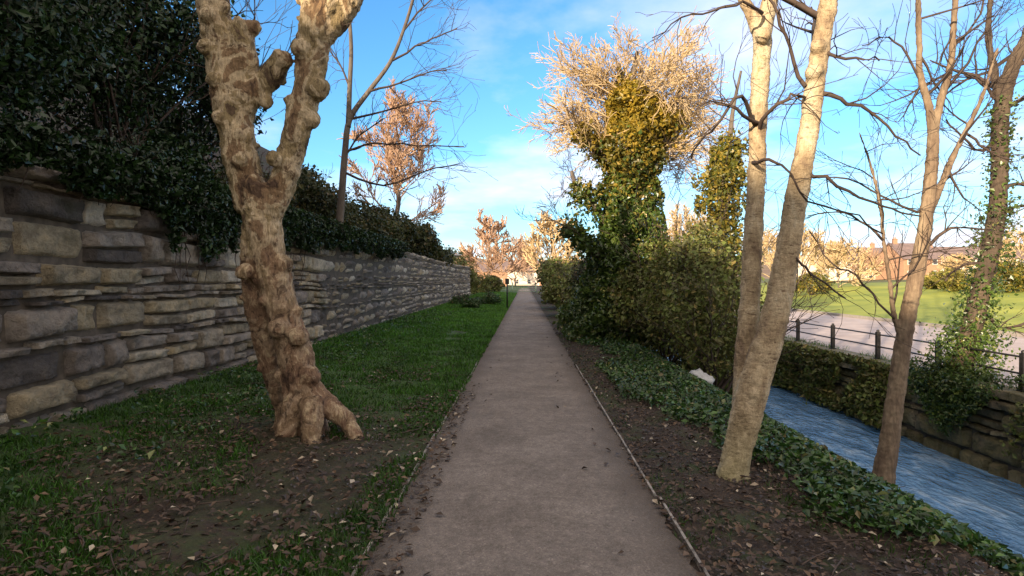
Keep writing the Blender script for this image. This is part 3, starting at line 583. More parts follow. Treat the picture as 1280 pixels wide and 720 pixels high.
limb_rows([
 [(1154, 310, D, 7), (1180, 290, D, 6), (1205, 285, D, 4), (1235, 288, D, 3)],
 [(1157, 265, D, 6), (1135, 262, D, 5), (1100, 245, D, 4), (1060, 225, D, 3), (1020, 222, D, 2)],
 [(1128, 410, D, 5), (1100, 380, D, 4), (1070, 345, D, 4), (1040, 330, D, 3), (1010, 290, D, 2)],
 [(1148, 100, D, 5), (1125, 60, D, 4), (1100, 48, D, 3), (1075, 60, D, 2)],
 [(1104, 300, D, 5), (1075, 275, D, 4), (1045, 265, D, 3), (1010, 270, D, 2)],
 [(1205, 165, D, 5), (1235, 190, D, 4), (1262, 200, D, 3)],
 [(1189, 60, D, 5), (1215, 30, D, 4), (1230, -10, D, 3)]], acc, g, 7, 0.8)
for rows in (B, C_, Dn, En):
    P0, r0 = px_path(rows)
    for k in range(7):
        i_ = int(len(P0) * (.2 + .78 * k / 7)); d = g.normal(size=3) + np.array((0, 0, .6)); grow(P0[i_], d, g.uniform(.5, 1.3), max(r0[i_] * .4, .006), 2, 4, g, acc, .2, .7, 4, .6, 5, .15)
acc_mesh(acc, 'branches', M['dark_twig'], st, 0, 9, 1, 0.003)

# ------------------------------------------------------------------ ivy-clad tree by the river wall
D = 11.1; it = empty('ivy_clad_tree', at(1202, 478, D), 'dark crooked tree with ivy around its trunk beside the river railing', 'tree')
mb = MB()
A = [(1200, 490, D, 34), (1203, 460, D, 30), (1210, 430, D, 27), (1222, 380, D, 25), (1236, 320, D, 24), (1246, 260, D, 22), (1248, 200, D, 21), (1248, 150, D, 21), (1256, 105, D, 20), (1272, 65, D, 18), (1292, 30, D, 15), (1310, -40, D, 13), (1320, -120, D, 10), (1330, -260, D, 4)]
B = [(1248, 135, D, 12), (1240, 90, D, 10), (1232, 40, D, 8), (1236, -20, D, 7), (1240, -120, D, 4)]
for Lm in (A, B):
    P, r = px_path(Lm, 4, .9); mb.tube(P, r, 9)
o = mb.build('trunk', M['dark_bark'], it); remesh(o, 0.02, 0.05, 0.12, 0.015, 0.04)
P0, r0 = px_path(A); g = np.random.default_rng(31); pts = []
for k in range(15000):
    s_ = g.random() * 0.6; dens = 1.0 if s_ < .22 else (0.5 if s_ < .4 else 0.22)
    if g.random() > dens * (.5 + 1.2 * abs(noise.noise(Vector((1, 1, s_ * 14))))): continue
    i_ = int(s_ * (len(P0) - 1)); th = g.uniform(0, 6.28); rr = r0[i_] + abs(g.normal()) * (0.24 if s_ < 0.2 else (0.13 if s_ < .4 else 0.07)); pts.append(P0[i_] + np.array((math.cos(th) * rr, math.sin(th) * rr, g.normal() * .07)))
for k in range(5200):      # the skirt of ivy hanging over the coping
    yy = 10.9 + g.normal() * .55; drop = 1.15 * g.random() ** 1.2 * (1 - min(1, abs(yy - 10.9) / 1.5)); pts.append(np.array((7.62 + .02 * yy - abs(g.normal()) * .10 + .3 * (drop < .1), yy, .1 - drop + g.normal() * .05)))
leaves('ivy', np.array(pts), 0.062, M['ivy'], it, 0.1)
acc = []
limb_rows([
 [(1248, 170, D, 9), (1225, 190, D, 6), (1200, 170, D, 4), (1180, 150, D, 3)],
 [(1246, 240, D, 8), (1270, 230, D, 6), (1300, 235, D, 4)],
 [(1244, 280, D, 8), (1262, 262, D, 6), (1285, 255, D, 4)],
 [(1236, 330, D, 7), (1205, 330, D, 5), (1180, 350, D, 3)],
 [(1250, 130, D, 8), (1225, 105, D, 5), (1205, 95, D, 3)],
 [(1225, 380, D, 8), (1250, 410, D, 6), (1285, 405, D, 4)]], acc, g, 7, 0.9)
for k in range(12):
    i_ = int(len(P0) * (.55 + .44 * k / 12)); d = g.normal(size=3) + np.array((0, 0, .5)); grow(P0[i_], d, g.uniform(.8, 1.7), max(r0[i_] * .4, .006), 2, 4, g, acc, .2, .7, 4, .6, 5, .15)
acc_mesh(acc, 'branches', M['dark_twig'], it, 0, 9, 1, 0.0035)

# ------------------------------------------------------------------ big ivy tree and thicket right of the path
D = 17.0; bt = empty('ivy_covered_tree', (3.2, D, gz(3.2, D)), 'tall tree smothered in ivy with a golden bare crown right of the path', 'tree')
mb = MB(); A = [(786, 440, D, 30), (784, 380, D, 28), (782, 320, D, 26), (782, 250, D, 24), (786, 190, D, 22), (788, 140, D, 16), (790, 100, D, 9), (796, 66, D, 4)]
P0, r0 = px_path(A); mb.tube(P0, r0, 10)
stubs = [[(775, 215, D, 14), (745, 185, D - .3, 10), (728, 168, D - .3, 8), (722, 160, D - .3, 6)], [(765, 290, D, 10), (738, 250, D - .5, 8), (722, 238, D - .5, 6), (714, 214, D - .5, 4)], [(765, 330, D, 10), (738, 312, D - .6, 7), (724, 296, D - .6, 4), (704, 282, D - .6, 2.5), (680, 270, D - .6, 1)],
         [(790, 200, D, 14), (815, 180, D, 12), (835, 150, D, 9), (850, 110, D, 5)], [(788, 150, D, 10), (778, 110, D, 8), (772, 80, D, 5)]]
for s_ in stubs:
    P, r = px_path(s_); mb.tube(P, r, 7)
mb.build('trunk', M['grey_bark'], bt)
g = np.random.default_rng(42)
for s_ in stubs[:3]:
    P, r = px_path(s_); acc = []
    for k in range(9):
        i_ = int(len(P) * (.4 + .55 * k / 9)); d = P[i_] - P[i_ - 1]; d = d / np.linalg.norm(d) + g.normal(size=3) * .6; grow(P[i_], d, g.uniform(.4, 1.0), .012, 2, 4, g, acc, .1, .7, 4, .6, 4, .2)
    acc_mesh(acc, 'branch_twigs', M['dark_twig'], bt, 0, 9, 1, .005)
g = np.random.default_rng(41)
prof = [(105, 10), (118, 26), (135, 34), (160, 38), (185, 44), (210, 40), (240, 34), (270, 36), (300, 42), (340, 50), (380, 58), (430, 60)]
py_ = np.array([p[0] for p in prof]); pw_ = np.array([p[1] for p in prof])
n = 30000; y_ = 105 + 325 * g.random(n) ** 0.9; cxs = 790 - 6 * np.clip((y_ - 150) / 150, 0, 1); hw = np.interp(y_, py_, pw_)
th = g.uniform(0, 6.28, n); rad = (1 - 0.5 * g.random(n) ** 2); lum = np.array([noise.noise(Vector((math.cos(a) * 1.2, math.sin(a) * 1.2, b_ * .03))) for a, b_ in zip(th, y_)])
rad = rad * (1 + 0.55 * lum); Z_ = H - (y_ - CY) / F * D
P = np.stack(((cxs - CX) / F * D + np.cos(th) * rad * hw / F * D, D + np.sin(th) * rad * hw / F * D, Z_), 1)
ex = []
for s_ in stubs:
    Ps, rs = px_path(s_)
    for q_ in Ps[: int(len(Ps) * .75)]: ex.append(q_ + g.normal(size=(120, 3)) * 0.17)
ex.append(at(826, 160, D) + g.normal(size=(1500, 3)) * np.array((.33, .33, .36)))
P = np.vstack([P] + ex)
zt = P[:, 2]; sel = zt > 4.2 + g.normal(size=len(P)) * .7
leaves('ivy', P[~sel], 0.12, M['ivy'], bt, 0.1); gold = sel & (P[:, 2] > 5.3 + g.normal(size=len(P)) * .5); leaves('flowering_ivy', P[sel & ~gold], 0.12, M['ivy_old'], bt, 0.1); leaves('sun_tinted_ivy', P[gold], 0.12, M['ivy_sun_tint'], bt, 0.1)  # topmost leaves take the colour with sunlight painted in
acc = []
for k in range(60):
    i_ = int(len(P0) * (.5 + .3 * k / 60)); th = k * 2.4; d = np.array((math.cos(th) * 1.1 + .32, (abs(math.sin(th)) if k < 44 else math.sin(th)) * .8, 0.42))
    grow(P0[i_], d, g.uniform(1.4, 2.35), 0.024, 2, 5, g, acc, .10, .75, 5, .62, 5, .16)
acc_mesh(acc, 'crown', M['gold_twig'], bt, 0, 9, 1, 0.0085)

def shrub(name, label, c, rad, n, size, mat, seed, group=None, lumps=8, stem=M['dark_twig'], lump=0.38, base=None, bareN=10, cat='shrub'):
    c = np.array(c, float); zb = base if base is not None else gz(c[0], c[1])
    root = empty(name, (c[0], c[1], zb), label, cat, group); g = np.random.default_rng(seed); acc = []
    for k in range(bareN):
        th = g.uniform(0, 6.28); d = np.array((math.cos(th) * .6, math.sin(th) * .6, 1.2)); grow((c[0] + g.normal() * .1, c[1] + g.normal() * .1, zb - 0.05), d, (c[2] + rad[2] - zb) * g.uniform(.65, 1.0), 0.03, 1, 3, g, acc, .1, .6, 4, .5, 5, .15)
    if bareN: acc_mesh(acc, 'stems', stem, root, 0, 9, 1, .005)
    P = blob_points(c, rad, n, lumps, seed, lump=lump); P = P[P[:, 2] > ground_z(P[:, 0], P[:, 1]) + 0.02]
    if name != 'overgrowth': pass
    leaves('foliage', P, size, mat, root, 0.15, out_from=c); return root

# thicket on the bank, near to far
shrub('bramble_thicket', 'brown green bramble thicket just left of the pale twin stemmed tree', (4.0, 12.0, 1.15), (1.3, 1.7, 2.0), 11000, 0.085, M['bramble'], 51, 'thicket along the river bank')
shrub('bramble_thicket', 'olive bramble thicket at the foot of the tall ivy covered tree', (4.0, 15.6, 1.2), (1.6, 1.7, 2.0), 11000, 0.095, M['bramble'], 52, 'thicket along the river bank')
shrub('laurel_shrub', 'dark green shrub on the path side of the ivy covered tree', (2.75, 18.5, 0.9), (1.2, 1.8, 1.45), 13000, 0.10, M['ivy'], 53, 'thicket along the river bank')
shrub('laurel_shrub', 'dark shrub behind the tall ivy covered tree', (3.6, 22.5, 1.2), (1.7, 2.2, 1.7), 13000, 0.12, M['hedge'], 54, 'thicket along the river bank')
shrub('laurel_shrub', 'olive brown shrub crowding the path beyond the ivy covered tree', (3.0, 28, 1.1), (1.6, 2.8, 1.5), 12000, 0.14, M['bramble'], 55, 'thicket along the river bank')
shrub('laurel_shrub', 'rounded shrub far along the right side of the path', (3.0, 36, 1.3), (1.8, 4, 1.7), 9000, 0.17, M['bramble'], 56, 'thicket along the river bank')
shrub('laurel_shrub', 'farthest shrub on the right where the path narrows away', (3.9, 47, 1.3), (2.2, 5, 1.9), 9000, 0.2, M['hedge'], 57, 'thicket along the river bank')
shrub('bramble_thicket', 'low brambles at the water edge behind the twin stemmed tree', (5.1, 15.2, -.55), (1.1, 1.8, 1.0), 9000, 0.08, M['bramble'], 58, 'thicket along the river bank', base=-1.2)
shrub('bramble_thicket', 'brambles leaning over the stream beyond the small ivy tree', (5.6, 19.5, -.1), (1.7, 2.6, 1.4), 9000, 0.10, M['bramble'], 59, 'thicket along the river bank', base=-1.2)
# smaller ivied tree between the two
D = 13.5; sb = empty('small_ivy_tree', (4.62, D, gz(4.62, D)), 'smaller ivy wrapped tree behind the pale twin stems', 'tree')
mb = MB(); A = [(898, 440, D, 16), (897, 360, D, 15), (900, 300, D, 13), (903, 240, D, 11), (910, 190, D, 8), (915, 140, D, 5), (925, 90, D, 3)]; P0, r0 = px_path(A); mb.tube(P0, r0, 8); mb.build('trunk', M['grey_bark'], sb)
g = np.random.default_rng(61); pts = []
for k in range(12000):
    s_ = g.random() * .72; i_ = int(s_ * (len(P0) - 1)); hw = 0.8 * (1 - s_ * .8) * (0.35 + 1.9 * abs(noise.noise(Vector((0, 4, P0[i_][2] * 1.9)))) + .25); th = g.uniform(0, 6.28); rr = hw * (1 - .6 * g.random() ** 2) * (1 + .9 * noise.noise(Vector((math.cos(th), math.sin(th), P0[i_][2] * 2.5))))
    pts.append(P0[i_] + np.array((math.cos(th) * rr, math.sin(th) * rr, g.normal() * .12)))
leaves('ivy', np.array(pts), 0.09, M['ivy_old'], sb, .1)
acc = []
for k in range(16):
    i_ = int(len(P0) * (.3 + .65 * k / 16)); th = k * 2.4; d = np.array((math.cos(th), math.sin(th), .5)); grow(P0[i_], d, g.uniform(.9, 1.9), .014, 2, 4, g, acc, .15, .7, 4, .62, 5, .18)
acc_mesh(acc, 'branches', M['dark_twig'], sb, 0, 9, 1, .004)

# ------------------------------------------------------------------ evergreens and hedge on the wall top
EV = 'evergreens on top of the left wall'
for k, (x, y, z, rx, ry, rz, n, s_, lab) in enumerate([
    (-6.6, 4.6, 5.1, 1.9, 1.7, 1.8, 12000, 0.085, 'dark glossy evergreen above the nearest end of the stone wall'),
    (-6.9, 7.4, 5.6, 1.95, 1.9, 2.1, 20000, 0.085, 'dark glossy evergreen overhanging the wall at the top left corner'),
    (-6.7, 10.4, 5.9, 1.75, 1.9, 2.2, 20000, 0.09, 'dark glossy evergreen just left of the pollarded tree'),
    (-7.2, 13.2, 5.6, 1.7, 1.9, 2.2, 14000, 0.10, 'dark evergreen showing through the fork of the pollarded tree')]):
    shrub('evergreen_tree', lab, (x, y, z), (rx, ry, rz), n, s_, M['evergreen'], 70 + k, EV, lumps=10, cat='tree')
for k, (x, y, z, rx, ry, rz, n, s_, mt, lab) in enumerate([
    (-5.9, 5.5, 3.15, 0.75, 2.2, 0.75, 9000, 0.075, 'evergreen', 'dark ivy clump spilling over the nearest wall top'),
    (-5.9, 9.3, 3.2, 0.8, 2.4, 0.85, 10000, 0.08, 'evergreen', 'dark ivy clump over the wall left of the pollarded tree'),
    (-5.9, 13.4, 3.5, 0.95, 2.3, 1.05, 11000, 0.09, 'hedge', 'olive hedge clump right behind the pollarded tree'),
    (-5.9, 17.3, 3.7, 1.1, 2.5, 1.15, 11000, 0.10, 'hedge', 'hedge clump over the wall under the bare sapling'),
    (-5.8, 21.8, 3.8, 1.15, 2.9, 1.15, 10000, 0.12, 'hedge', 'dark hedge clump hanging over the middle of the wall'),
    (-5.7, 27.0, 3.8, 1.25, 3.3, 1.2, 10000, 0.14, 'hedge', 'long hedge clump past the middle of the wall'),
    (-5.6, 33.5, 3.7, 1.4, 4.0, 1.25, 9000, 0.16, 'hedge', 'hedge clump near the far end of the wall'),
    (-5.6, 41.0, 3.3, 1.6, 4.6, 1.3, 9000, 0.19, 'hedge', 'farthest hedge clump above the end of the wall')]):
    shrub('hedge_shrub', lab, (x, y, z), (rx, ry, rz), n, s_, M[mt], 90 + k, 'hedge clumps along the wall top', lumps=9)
g = np.random.default_rng(99)
for k, (y0_, y1_, drop, lab) in enumerate([(4.6, 8.2, .35, 'dark ivy curtain trailing down the near part of the wall'), (8.2, 13.5, .95, 'dark ivy curtain trailing down the wall behind the pollarded tree'), (13.5, 24, .5, 'dark ivy trailing over the wall under the hedge')]):
    n = int(2600 * (y1_ - y0_)); y = g.uniform(y0_, y1_, n); dr = drop * (0.55 + 1.3 * np.array([noise.noise(Vector((a * 0.9, 3, k))) + .4 * noise.noise(Vector((a * 3.5, 3, k))) for a in y])).clip(.05, 2)
    z = 3.15 - (dr + .3) * g.random(n) ** 1.3; x = -4.88 + .02 * y + np.abs(g.normal(size=n)) * .08 + .12 * (z > 2.8)
    root = empty('trailing_ivy', (-5 + .02 * y0_, (y0_ + y1_) / 2, 2.9), lab, 'climbing plant', 'ivy trailing over the wall')
    acc = []
    for q in range(int(3 * (y1_ - y0_))):
        yy = g.uniform(y0_, y1_); zz_ = 3.1; pts = [(-5.1 + .02 * yy, yy, 3.1)]
        for st_ in range(7): zz_ -= drop * .22; yy += g.normal() * .08; pts.append((-4.9 + .02 * yy + g.normal() * .02, yy, zz_))
        acc_mesh([(np.array(pts), np.linspace(.012, .004, 8), 1)], 'stem', M['dark_twig'], root, 0, 9)
    leaves('foliage', np.stack((x, y, z), 1), .075, M['evergreen'], root, .1)
for k, (px, y, r_, hh, lab) in enumerate([(580, 62, 1.8, 3.2, 'brown bush just past the end of the stone wall'), (597, 70, 2.0, 2.6, 'russet bush between the wall end and the dark post'), (618, 76, 1.8, 2.2, 'low russet bush just left of the dark post'), (566, 58, 2.6, 4.6, 'tall brown bush behind the end of the stone wall')]):
    x = (px - CX) / F * y; shrub('russet_shrub', lab, (x, y, hh * .5), (r_, r_, hh * .55), 3500, .2, M['bramble'], 170 + k, 'brown bushes past the wall end')
# bare sapling and pink-lit tree on the bank
D = 15.5; bs = empty('bare_sapling', (-4.3 - 2.0, D, gz(-6.3, D)), 'leafless sapling with fine twigs above the wall right of the pollarded tree', 'tree')
mb = MB(); A = [(424, 290, D, 10), (428, 240, D, 9), (432, 190, D, 8), (438, 150, D, 7), (462, 115, D, 6), (488, 80, D, 5), (505, 40, D, 4), (520, -10, D, 4), (535, -80, D, 3)]
bx_ = (430 - CX) / F * D
B = [(436, 160, D, 7), (438, 110, D, 6), (440, 60, D, 5), (436, 0, D, 4), (430, -80, D, 3)]
for Lm in (A, B):
    P, r = px_path(Lm); mb.tube(P, r, 7)
mb.build('trunk', M['grey_bark'], bs); g = np.random.default_rng(77); acc = []
limb_rows([[(488, 80, D, 5), (520, 60, D, 3.5), (550, 45, D, 2.5), (572, 38, D, 2)], [(462, 115, D, 5), (500, 105, D, 3.5), (535, 92, D, 2.5), (560, 90, D, 2)], [(438, 150, D, 5), (480, 140, D, 3.5), (520, 128, D, 2.5), (552, 128, D, 2)],
  [(432, 190, D, 5), (470, 180, D, 3.5), (520, 182, D, 2.5), (580, 184, D, 2)], [(430, 215, D, 5), (480, 232, D, 3.5), (530, 215, D, 2.5), (575, 205, D, 2)], [(505, 40, D, 4), (530, 10, D, 3), (560, -10, D, 2)],
  [(438, 110, D, 4), (425, 80, D, 3), (405, 50, D, 2)], [(430, 200, D, 4), (450, 170, D, 3), (480, 150, D, 2)]], acc, g, 14, 1.1)
acc_mesh(acc, 'branches', M['dark_twig'], bs, 0, 9, 1, .0045)
twiggy_tree('bare_tree', 'pinkish leafless tree behind the bare sapling on the left bank', 'tree', (-6.6, 34, 3.2), 9.2, 5.2, M['pink_twig'], M['grey_bark'], 81, None, 4, 6, 0.02, nlimb=14)

# ------------------------------------------------------------------ golden and distant trees
GT = 'sunlit bare trees beyond the path and lawn'
def far_tree(x, y, h, wd, seed, lab, mat='gold_twig', rm=0.03, ml=4):
    twiggy_tree('bare_tree', lab, 'tree', (x, y, gz(x, y)), h, wd, M[mat], M['grey_bark'], seed, GT, ml, 5, rm, nlimb=13, first_h=.12)
far_tree(-3.8, 98, 11.5, 8.5, 101, 'pink gold tree at the far end left of the path', 'pink_twig', 0.07)
far_tree(5.6, 88, 11.5, 8.0, 102, 'yellow gold tree at the far end right of the path', 'gold_twig', 0.07)
far_tree(-8.5, 110, 6.5, 5, 103, 'low brown tree beyond the end of the stone wall', 'pink_twig', 0.05)
far_tree(1.0, 170, 11, 14, 112, 'distant hazy tree right at the end of the path', 'pink_twig', 0.07)
for k, (px, y, h, wd, mt, lab) in enumerate([
    (1005, 62, 5.2, 5.5, 'gold_twig', 'golden tree showing just right of the twin stems'),
    (1048, 55, 3.2, 5.0, 'gold_twig', 'golden bush like tree at the left end of the sunlit lawn'),
    (1085, 80, 3.2, 5.0, 'pink_twig', 'copper tree in front of the pale houses left of the slim forked tree'),
    (1195, 75, 2.8, 4.0, 'gold_twig', 'small gold tree between the slim tree and the ivy clad tree'),
    (1275, 60, 4.6, 5.0, 'gold_twig', 'gold tree at the right edge of the picture beyond the lawn'),
    (965, 75, 5.8, 6.0, 'gold_twig', 'golden tree seen between the two pale stems'),
    (860, 60, 8.5, 7.0, 'gold_twig', 'golden tree rising behind the bank thicket')]):
    x = (px - CX) / F * y; far_tree(x, y, h, wd, 120 + k, lab, mt, 0.03)
BU = 'yellow green bushes on the lawn'
for k, (px, y, r_, hh, lab) in enumerate([(1195, 40, 1.5, 1.5, 'yellow green bush on the lawn between the slim tree and the ivy clad tree'), (1165, 44, 1.0, .9, 'small yellow green bush on the lawn beside the slim tree'), (1262, 36, 1.6, 1.9, 'bright green bush on the lawn right of the ivy clad tree'), (1015, 50, 2.0, 1.8, 'olive bush at the far left of the lawn beside the twin stems')]):
    x = (px - CX) / F * y; z = gz(x, y) + .1; shrub('garden_bush', lab, (x, y, z + hh * .5), (r_, r_, hh * .6), 3500, 0.16, M['gold_leaf'] if k < 2 else M['ivy_old'], 140 + k, BU, base=z)

# ------------------------------------------------------------------ distant houses
def house(px, y, wd, dp, eave, ridge, wall, lab, rz, nwin):
    x = (px - CX) / F * y; z0 = gz(x, y) - 0.3; root = empty('house', (x, y, z0), lab, 'house', 'houses beyond the lawn'); root.rotation_euler = (0, 0, rz)
    def bld(mbx, nm, mt, par=root):
        s_ = mbx.build(nm, mt, None, smooth=False); s_.parent = par; return s_
    mb = MB(); mb.box((0, 0, eave / 2), (wd, dp, eave)); mb.add([(-wd / 2, -dp / 2, eave), (-wd / 2, dp / 2, eave), (-wd / 2, 0, ridge - .15), (wd / 2, -dp / 2, eave), (wd / 2, dp / 2, eave), (wd / 2, 0, ridge - .15)], t=[(0, 2, 1), (3, 4, 5)]); bld(mb, 'wall', wall)
    mb = MB(); o_ = .35
    for sgn in (-1, 1):
        dz = (ridge - eave) * o_ / (dp / 2)
        mb.add([(-wd / 2 - o_, sgn * (dp / 2 + o_), eave - dz), (wd / 2 + o_, sgn * (dp / 2 + o_), eave - dz), (wd / 2 + o_, 0, ridge), (-wd / 2 - o_, 0, ridge), (-wd / 2 - o_, sgn * (dp / 2 + o_), eave - dz + .18), (wd / 2 + o_, sgn * (dp / 2 + o_), eave - dz + .18), (wd / 2 + o_, 0, ridge + .2), (-wd / 2 - o_, 0, ridge + .2)],
               q=[(0, 1, 2, 3), (4, 7, 6, 5), (0, 4, 5, 1), (0, 3, 7, 4), (1, 5, 6, 2)])
    rf = bld(mb, 'roof', M['roof'])
    for s_ in (-.35, .35):
        mb = MB(); mb.box((wd * s_, 0, ridge + .3), (.9, .7, 1.5)); mb.box((wd * s_, 0, ridge + 1.12), (1.05, .85, .14)); mb.tube([(wd * s_ - .2, 0, ridge + 1.15), (wd * s_ - .2, 0, ridge + 1.6)], [.12, .1], 8); mb.tube([(wd * s_ + .2, 0, ridge + 1.15), (wd * s_ + .2, 0, ridge + 1.6)], [.12, .1], 8); bld(mb, 'chimney', M['brick'], rf)
    for fl in (0, 1):
        for k in range(nwin):
            xx = -wd / 2 + wd * (k + .5) / nwin; zc = 1.5 + fl * 2.7
            if zc + .7 > eave: continue
            if fl == 0 and k == nwin // 2:
                mb = MB(); mb.box((xx, -dp / 2 - .03, 1.05), (1.0, .08, 2.1)); bld(mb, 'door', M['brick']); continue
            mb = MB()
            for sx_ in (-1, 1): mb.box((xx + sx_ * .52, -dp / 2 - .04, zc), (.09, .1, 1.35))
            for sz in (-1, 1): mb.box((xx, -dp / 2 - .04, zc + sz * .64), (.95, .1, .09))
            mb.box((xx, -dp / 2 - .045, zc), (.95, .06, .05)); fr = bld(mb, 'window', M['frame'])
            mb = MB(); mb.box((xx, -dp / 2 - .015, zc), (.95, .03, 1.2)); bld(mb, 'pane', M['pane'], fr)
house(1058, 150, 20, 9, 5.2, 8.2, M['render_wall'], 'long pale house left of the slim forked tree', 0.15, 7)
house(1134, 140, 9, 9, 5.0, 8.4, M['brick'], 'brown brick house just behind the slim forked tree', 0.1, 3)
house(1195, 145, 17, 9, 4.8, 7.6, M['render_wall'], 'long pale pink house right of the slim forked tree', -0.1, 6)
house(1282, 150, 16, 9, 5.0, 8.0, M['render_wall'], 'pale house at the right edge of the picture', -0.2, 5)
house(668, 190, 22, 9, 4.8, 8.0, M['render_wall'], 'small pale house at the end of the path', 0.0, 6)
house(598, 150, 14, 9, 4.0, 6.2, M['brick'], 'low reddish house beyond the end of the stone wall', 0.05, 4)

# ------------------------------------------------------------------ railing on the river wall
rl = empty('railing', (7.95, 4, -0.08), 'low dark metal railing along the top of the river wall', 'railing')
for y in np.arange(3.7, 40, 2.0):
    mb = MB(); x = 7.98 + uX(y); mb.box((x, y, 0.22), (0.08, 0.08, 0.62), -.02); mb.box((x, y, -0.07), (.13, .13, .02), -.02); sphere(mb, (x, y, .55), .035, 6); mb.build('post', M['iron'], rl, smooth=False)
for z in (0.47, 0.2):
    mb = MB(); mb.tube([(7.98 + uX(y), y, z + .006 * math.sin(y * 3)) for y in np.arange(3.7, 40, 1.0)], [.018] * len(np.arange(3.7, 40, 1.0)), 6); mb.build('rail', M['iron'], rl)

# ------------------------------------------------------------------ small furniture at the far end
p = at(634, 386, 36); sp_ = empty('marker_post', (p[0], 36, 0), 'thin dark post at the left edge of the path in the distance', 'post')
mb = MB(); mb.tube([(p[0], 36, -.1), (p[0], 36, 1.75)], [.045, .04], 8); mb.build('pole', M['iron'], sp_)
mb = MB(); mb.box((p[0], 36 - .03, 1.62), (.24, .03, .34), .2); mb.build('plate', M['iron'], sp_, smooth=False)
x = (563 - CX) / F * 44; lp = empty('lamp_post', (x, 44, 0.1), 'slender pale lamp post against the end of the stone wall', 'street lamp')
mb = MB(); mb.tube([(x, 44, 0), (x, 44, .7), (x, 44, .75), (x, 44, 3.3)], [.07, .07, .045, .035], 8); mb.build('pole', M['galv'], lp)
mb = MB(); mb.tube([(x, 44, 3.28), (x + .1, 44, 3.45), (x + .35, 44, 3.5)], [.03, .03, .025], 6); mb.build('arm', M['galv'], lp)
mb = MB(); mb.tube([(x + .25, 44, 3.5), (x + .35, 44, 3.49), (x + .7, 44, 3.5), (x + .8, 44, 3.52)], [.02, .07, .08, .02], 8); mb.build('lamp_head', M['galv'], lp)
# field gate at the end of the path
gt = empty('park_gate', (1.3, 78, 0), 'pale green gate across the far end of the path', 'gate')
for s_ in (-1, 1):
    mb = MB(); mb.tube([(1.55 + s_ * 1.5, 78, -.1), (1.55 + s_ * 1.5, 78, 1.3)], [.08, .08], 8); sphere(mb, (1.55 + s_ * 1.5, 78, 1.32), .1, 6); mb.build('gate_post', M['green_paint'], gt)
mb = MB()
for z in (.25, .5, .75, 1.0, 1.15): mb.tube([(.12, 78, z), (2.98, 78, z)], [.028, .028], 6)
mb.tube([(.12, 78, .25), (2.98, 78, 1.15)], [.025, .025], 6); mb.build('gate_bars', M['green_paint'], gt)
# shrubs on the far verge
for k, (px, y, r_, hh, lab) in enumerate([(590, 34, .75, .8, 'low green shrub on the far left verge'), (612, 40, .9, 1.0, 'bright green shrub beside the dark post'), (575, 38, .8, .9, 'low green shrub below the lamp post')]):
    x = (px - CX) / F * y; shrub('verge_shrub', lab, (x, y, hh * .45), (r_, r_, hh * .6), 2500, .1, M['ground_ivy'], 150 + k, 'low shrubs on the far verge')

# crumpled white litter in the ground ivy
p = (3.55, 11.3); V = []; nlat, nlon = 9, 14; zl = gz(*p) + .2
for a in range(nlat):
    for b_ in range(nlon):
        th = math.pi * a / (nlat - 1); ph = 2 * math.pi * b_ / nlon; d = Vector((math.sin(th) * math.cos(ph), math.sin(th) * math.sin(ph), math.cos(th))); r_ = 1 + .55 * noise.noise(d * 2.3 + Vector((3, 1, 4))) + .25 * noise.noise(d * 6)
        V.append((p[0] + d.x * r_ * .2, p[1] + d.y * r_ * .14, zl + d.z * r_ * .12 - d.x * .1))
i = np.arange(nlat - 1)[:, None] * nlon; j = np.arange(nlon)[None, :]; j2 = (j + 1) % nlon
tag(mesh_obj('litter_bag', V, np.stack((i + j, i + nlon + j, i + nlon + j2, i + j2), -1).reshape(-1, 4), M['white']), 'crumpled white plastic bag lying in the ivy left of the twin stems', 'bag')

# ------------------------------------------------------------------ grass, leaf litter, ground ivy
def scatter(n, u0, u1, y0, y1, power=2.0):
    u = R.uniform(u0, u1, n); y = y0 + (y1 - y0) * R.random(n) ** power; x = u + .02 * y
    return x, y
def nmask(x, y, s_, off): return np.array([noise.noise(Vector((a * s_, b_ * s_, off))) for a, b_ in zip(x, y)])
def blades(name, x, y, h, wdt, mat, label):
    n = len(x); z = ground_z(x, y); th = R.uniform(0, 6.28, n); hh = h * (0.5 + R.random(n)); lean = R.normal(size=(n, 2)) * 0.45
    b = np.stack((np.cos(th), np.sin(th), np.zeros(n)), 1) * (wdt * (.7 + .6 * R.random(n)))[:, None]; p = np.stack((x, y, z - .02), 1)
    mid_ = p + np.stack((lean[:, 0] * hh * .35, lean[:, 1] * hh * .35, hh * .6), 1); tip = p + np.stack((lean[:, 0] * hh, lean[:, 1] * hh, hh), 1)
    V = np.stack((p - b, p + b, mid_ + b * .6, mid_ - b * .6, tip), 1).reshape(-1, 3); i = np.arange(n)[:, None] * 5
    o = mesh_obj(name, V, [i + np.array((0, 1, 2, 3)), i + np.array((3, 2, 4))], mat, tint=np.repeat((R.random(n) * .62 + .38 * np.clip((y - 7) / 18, 0, 1)), 5), smooth=False)
    return tag(o, label, kind='stuff')
x, y = scatter(210000, -5.0, -0.93, 2.6, 76, 2.3); mk = nmask(x, y, .9, 2)
dt = np.hypot(x - TREE_L[0] - .3, (y - TREE_L[1] + 1.3) * .67); keep = (mk + .12 + .25 * R.random(len(x)) > -.2 + .8 * np.exp(-(dt / 1.35) ** 2)); x, y = x[keep], y[keep]
blades('grass', x, y, .055 + .0009 * y, .0035 + .0006 * y, M['grass'], 'short green grass on the left verge')
x, y = scatter(16000, 1.0, 2.6, 2.6, 40, 2.0); k_ = nmask(x, y, 1.2, 8) > .12; blades('grass', x[k_], y[k_], .05, .004, M['grass'], 'sparse grass tufts on the right verge')
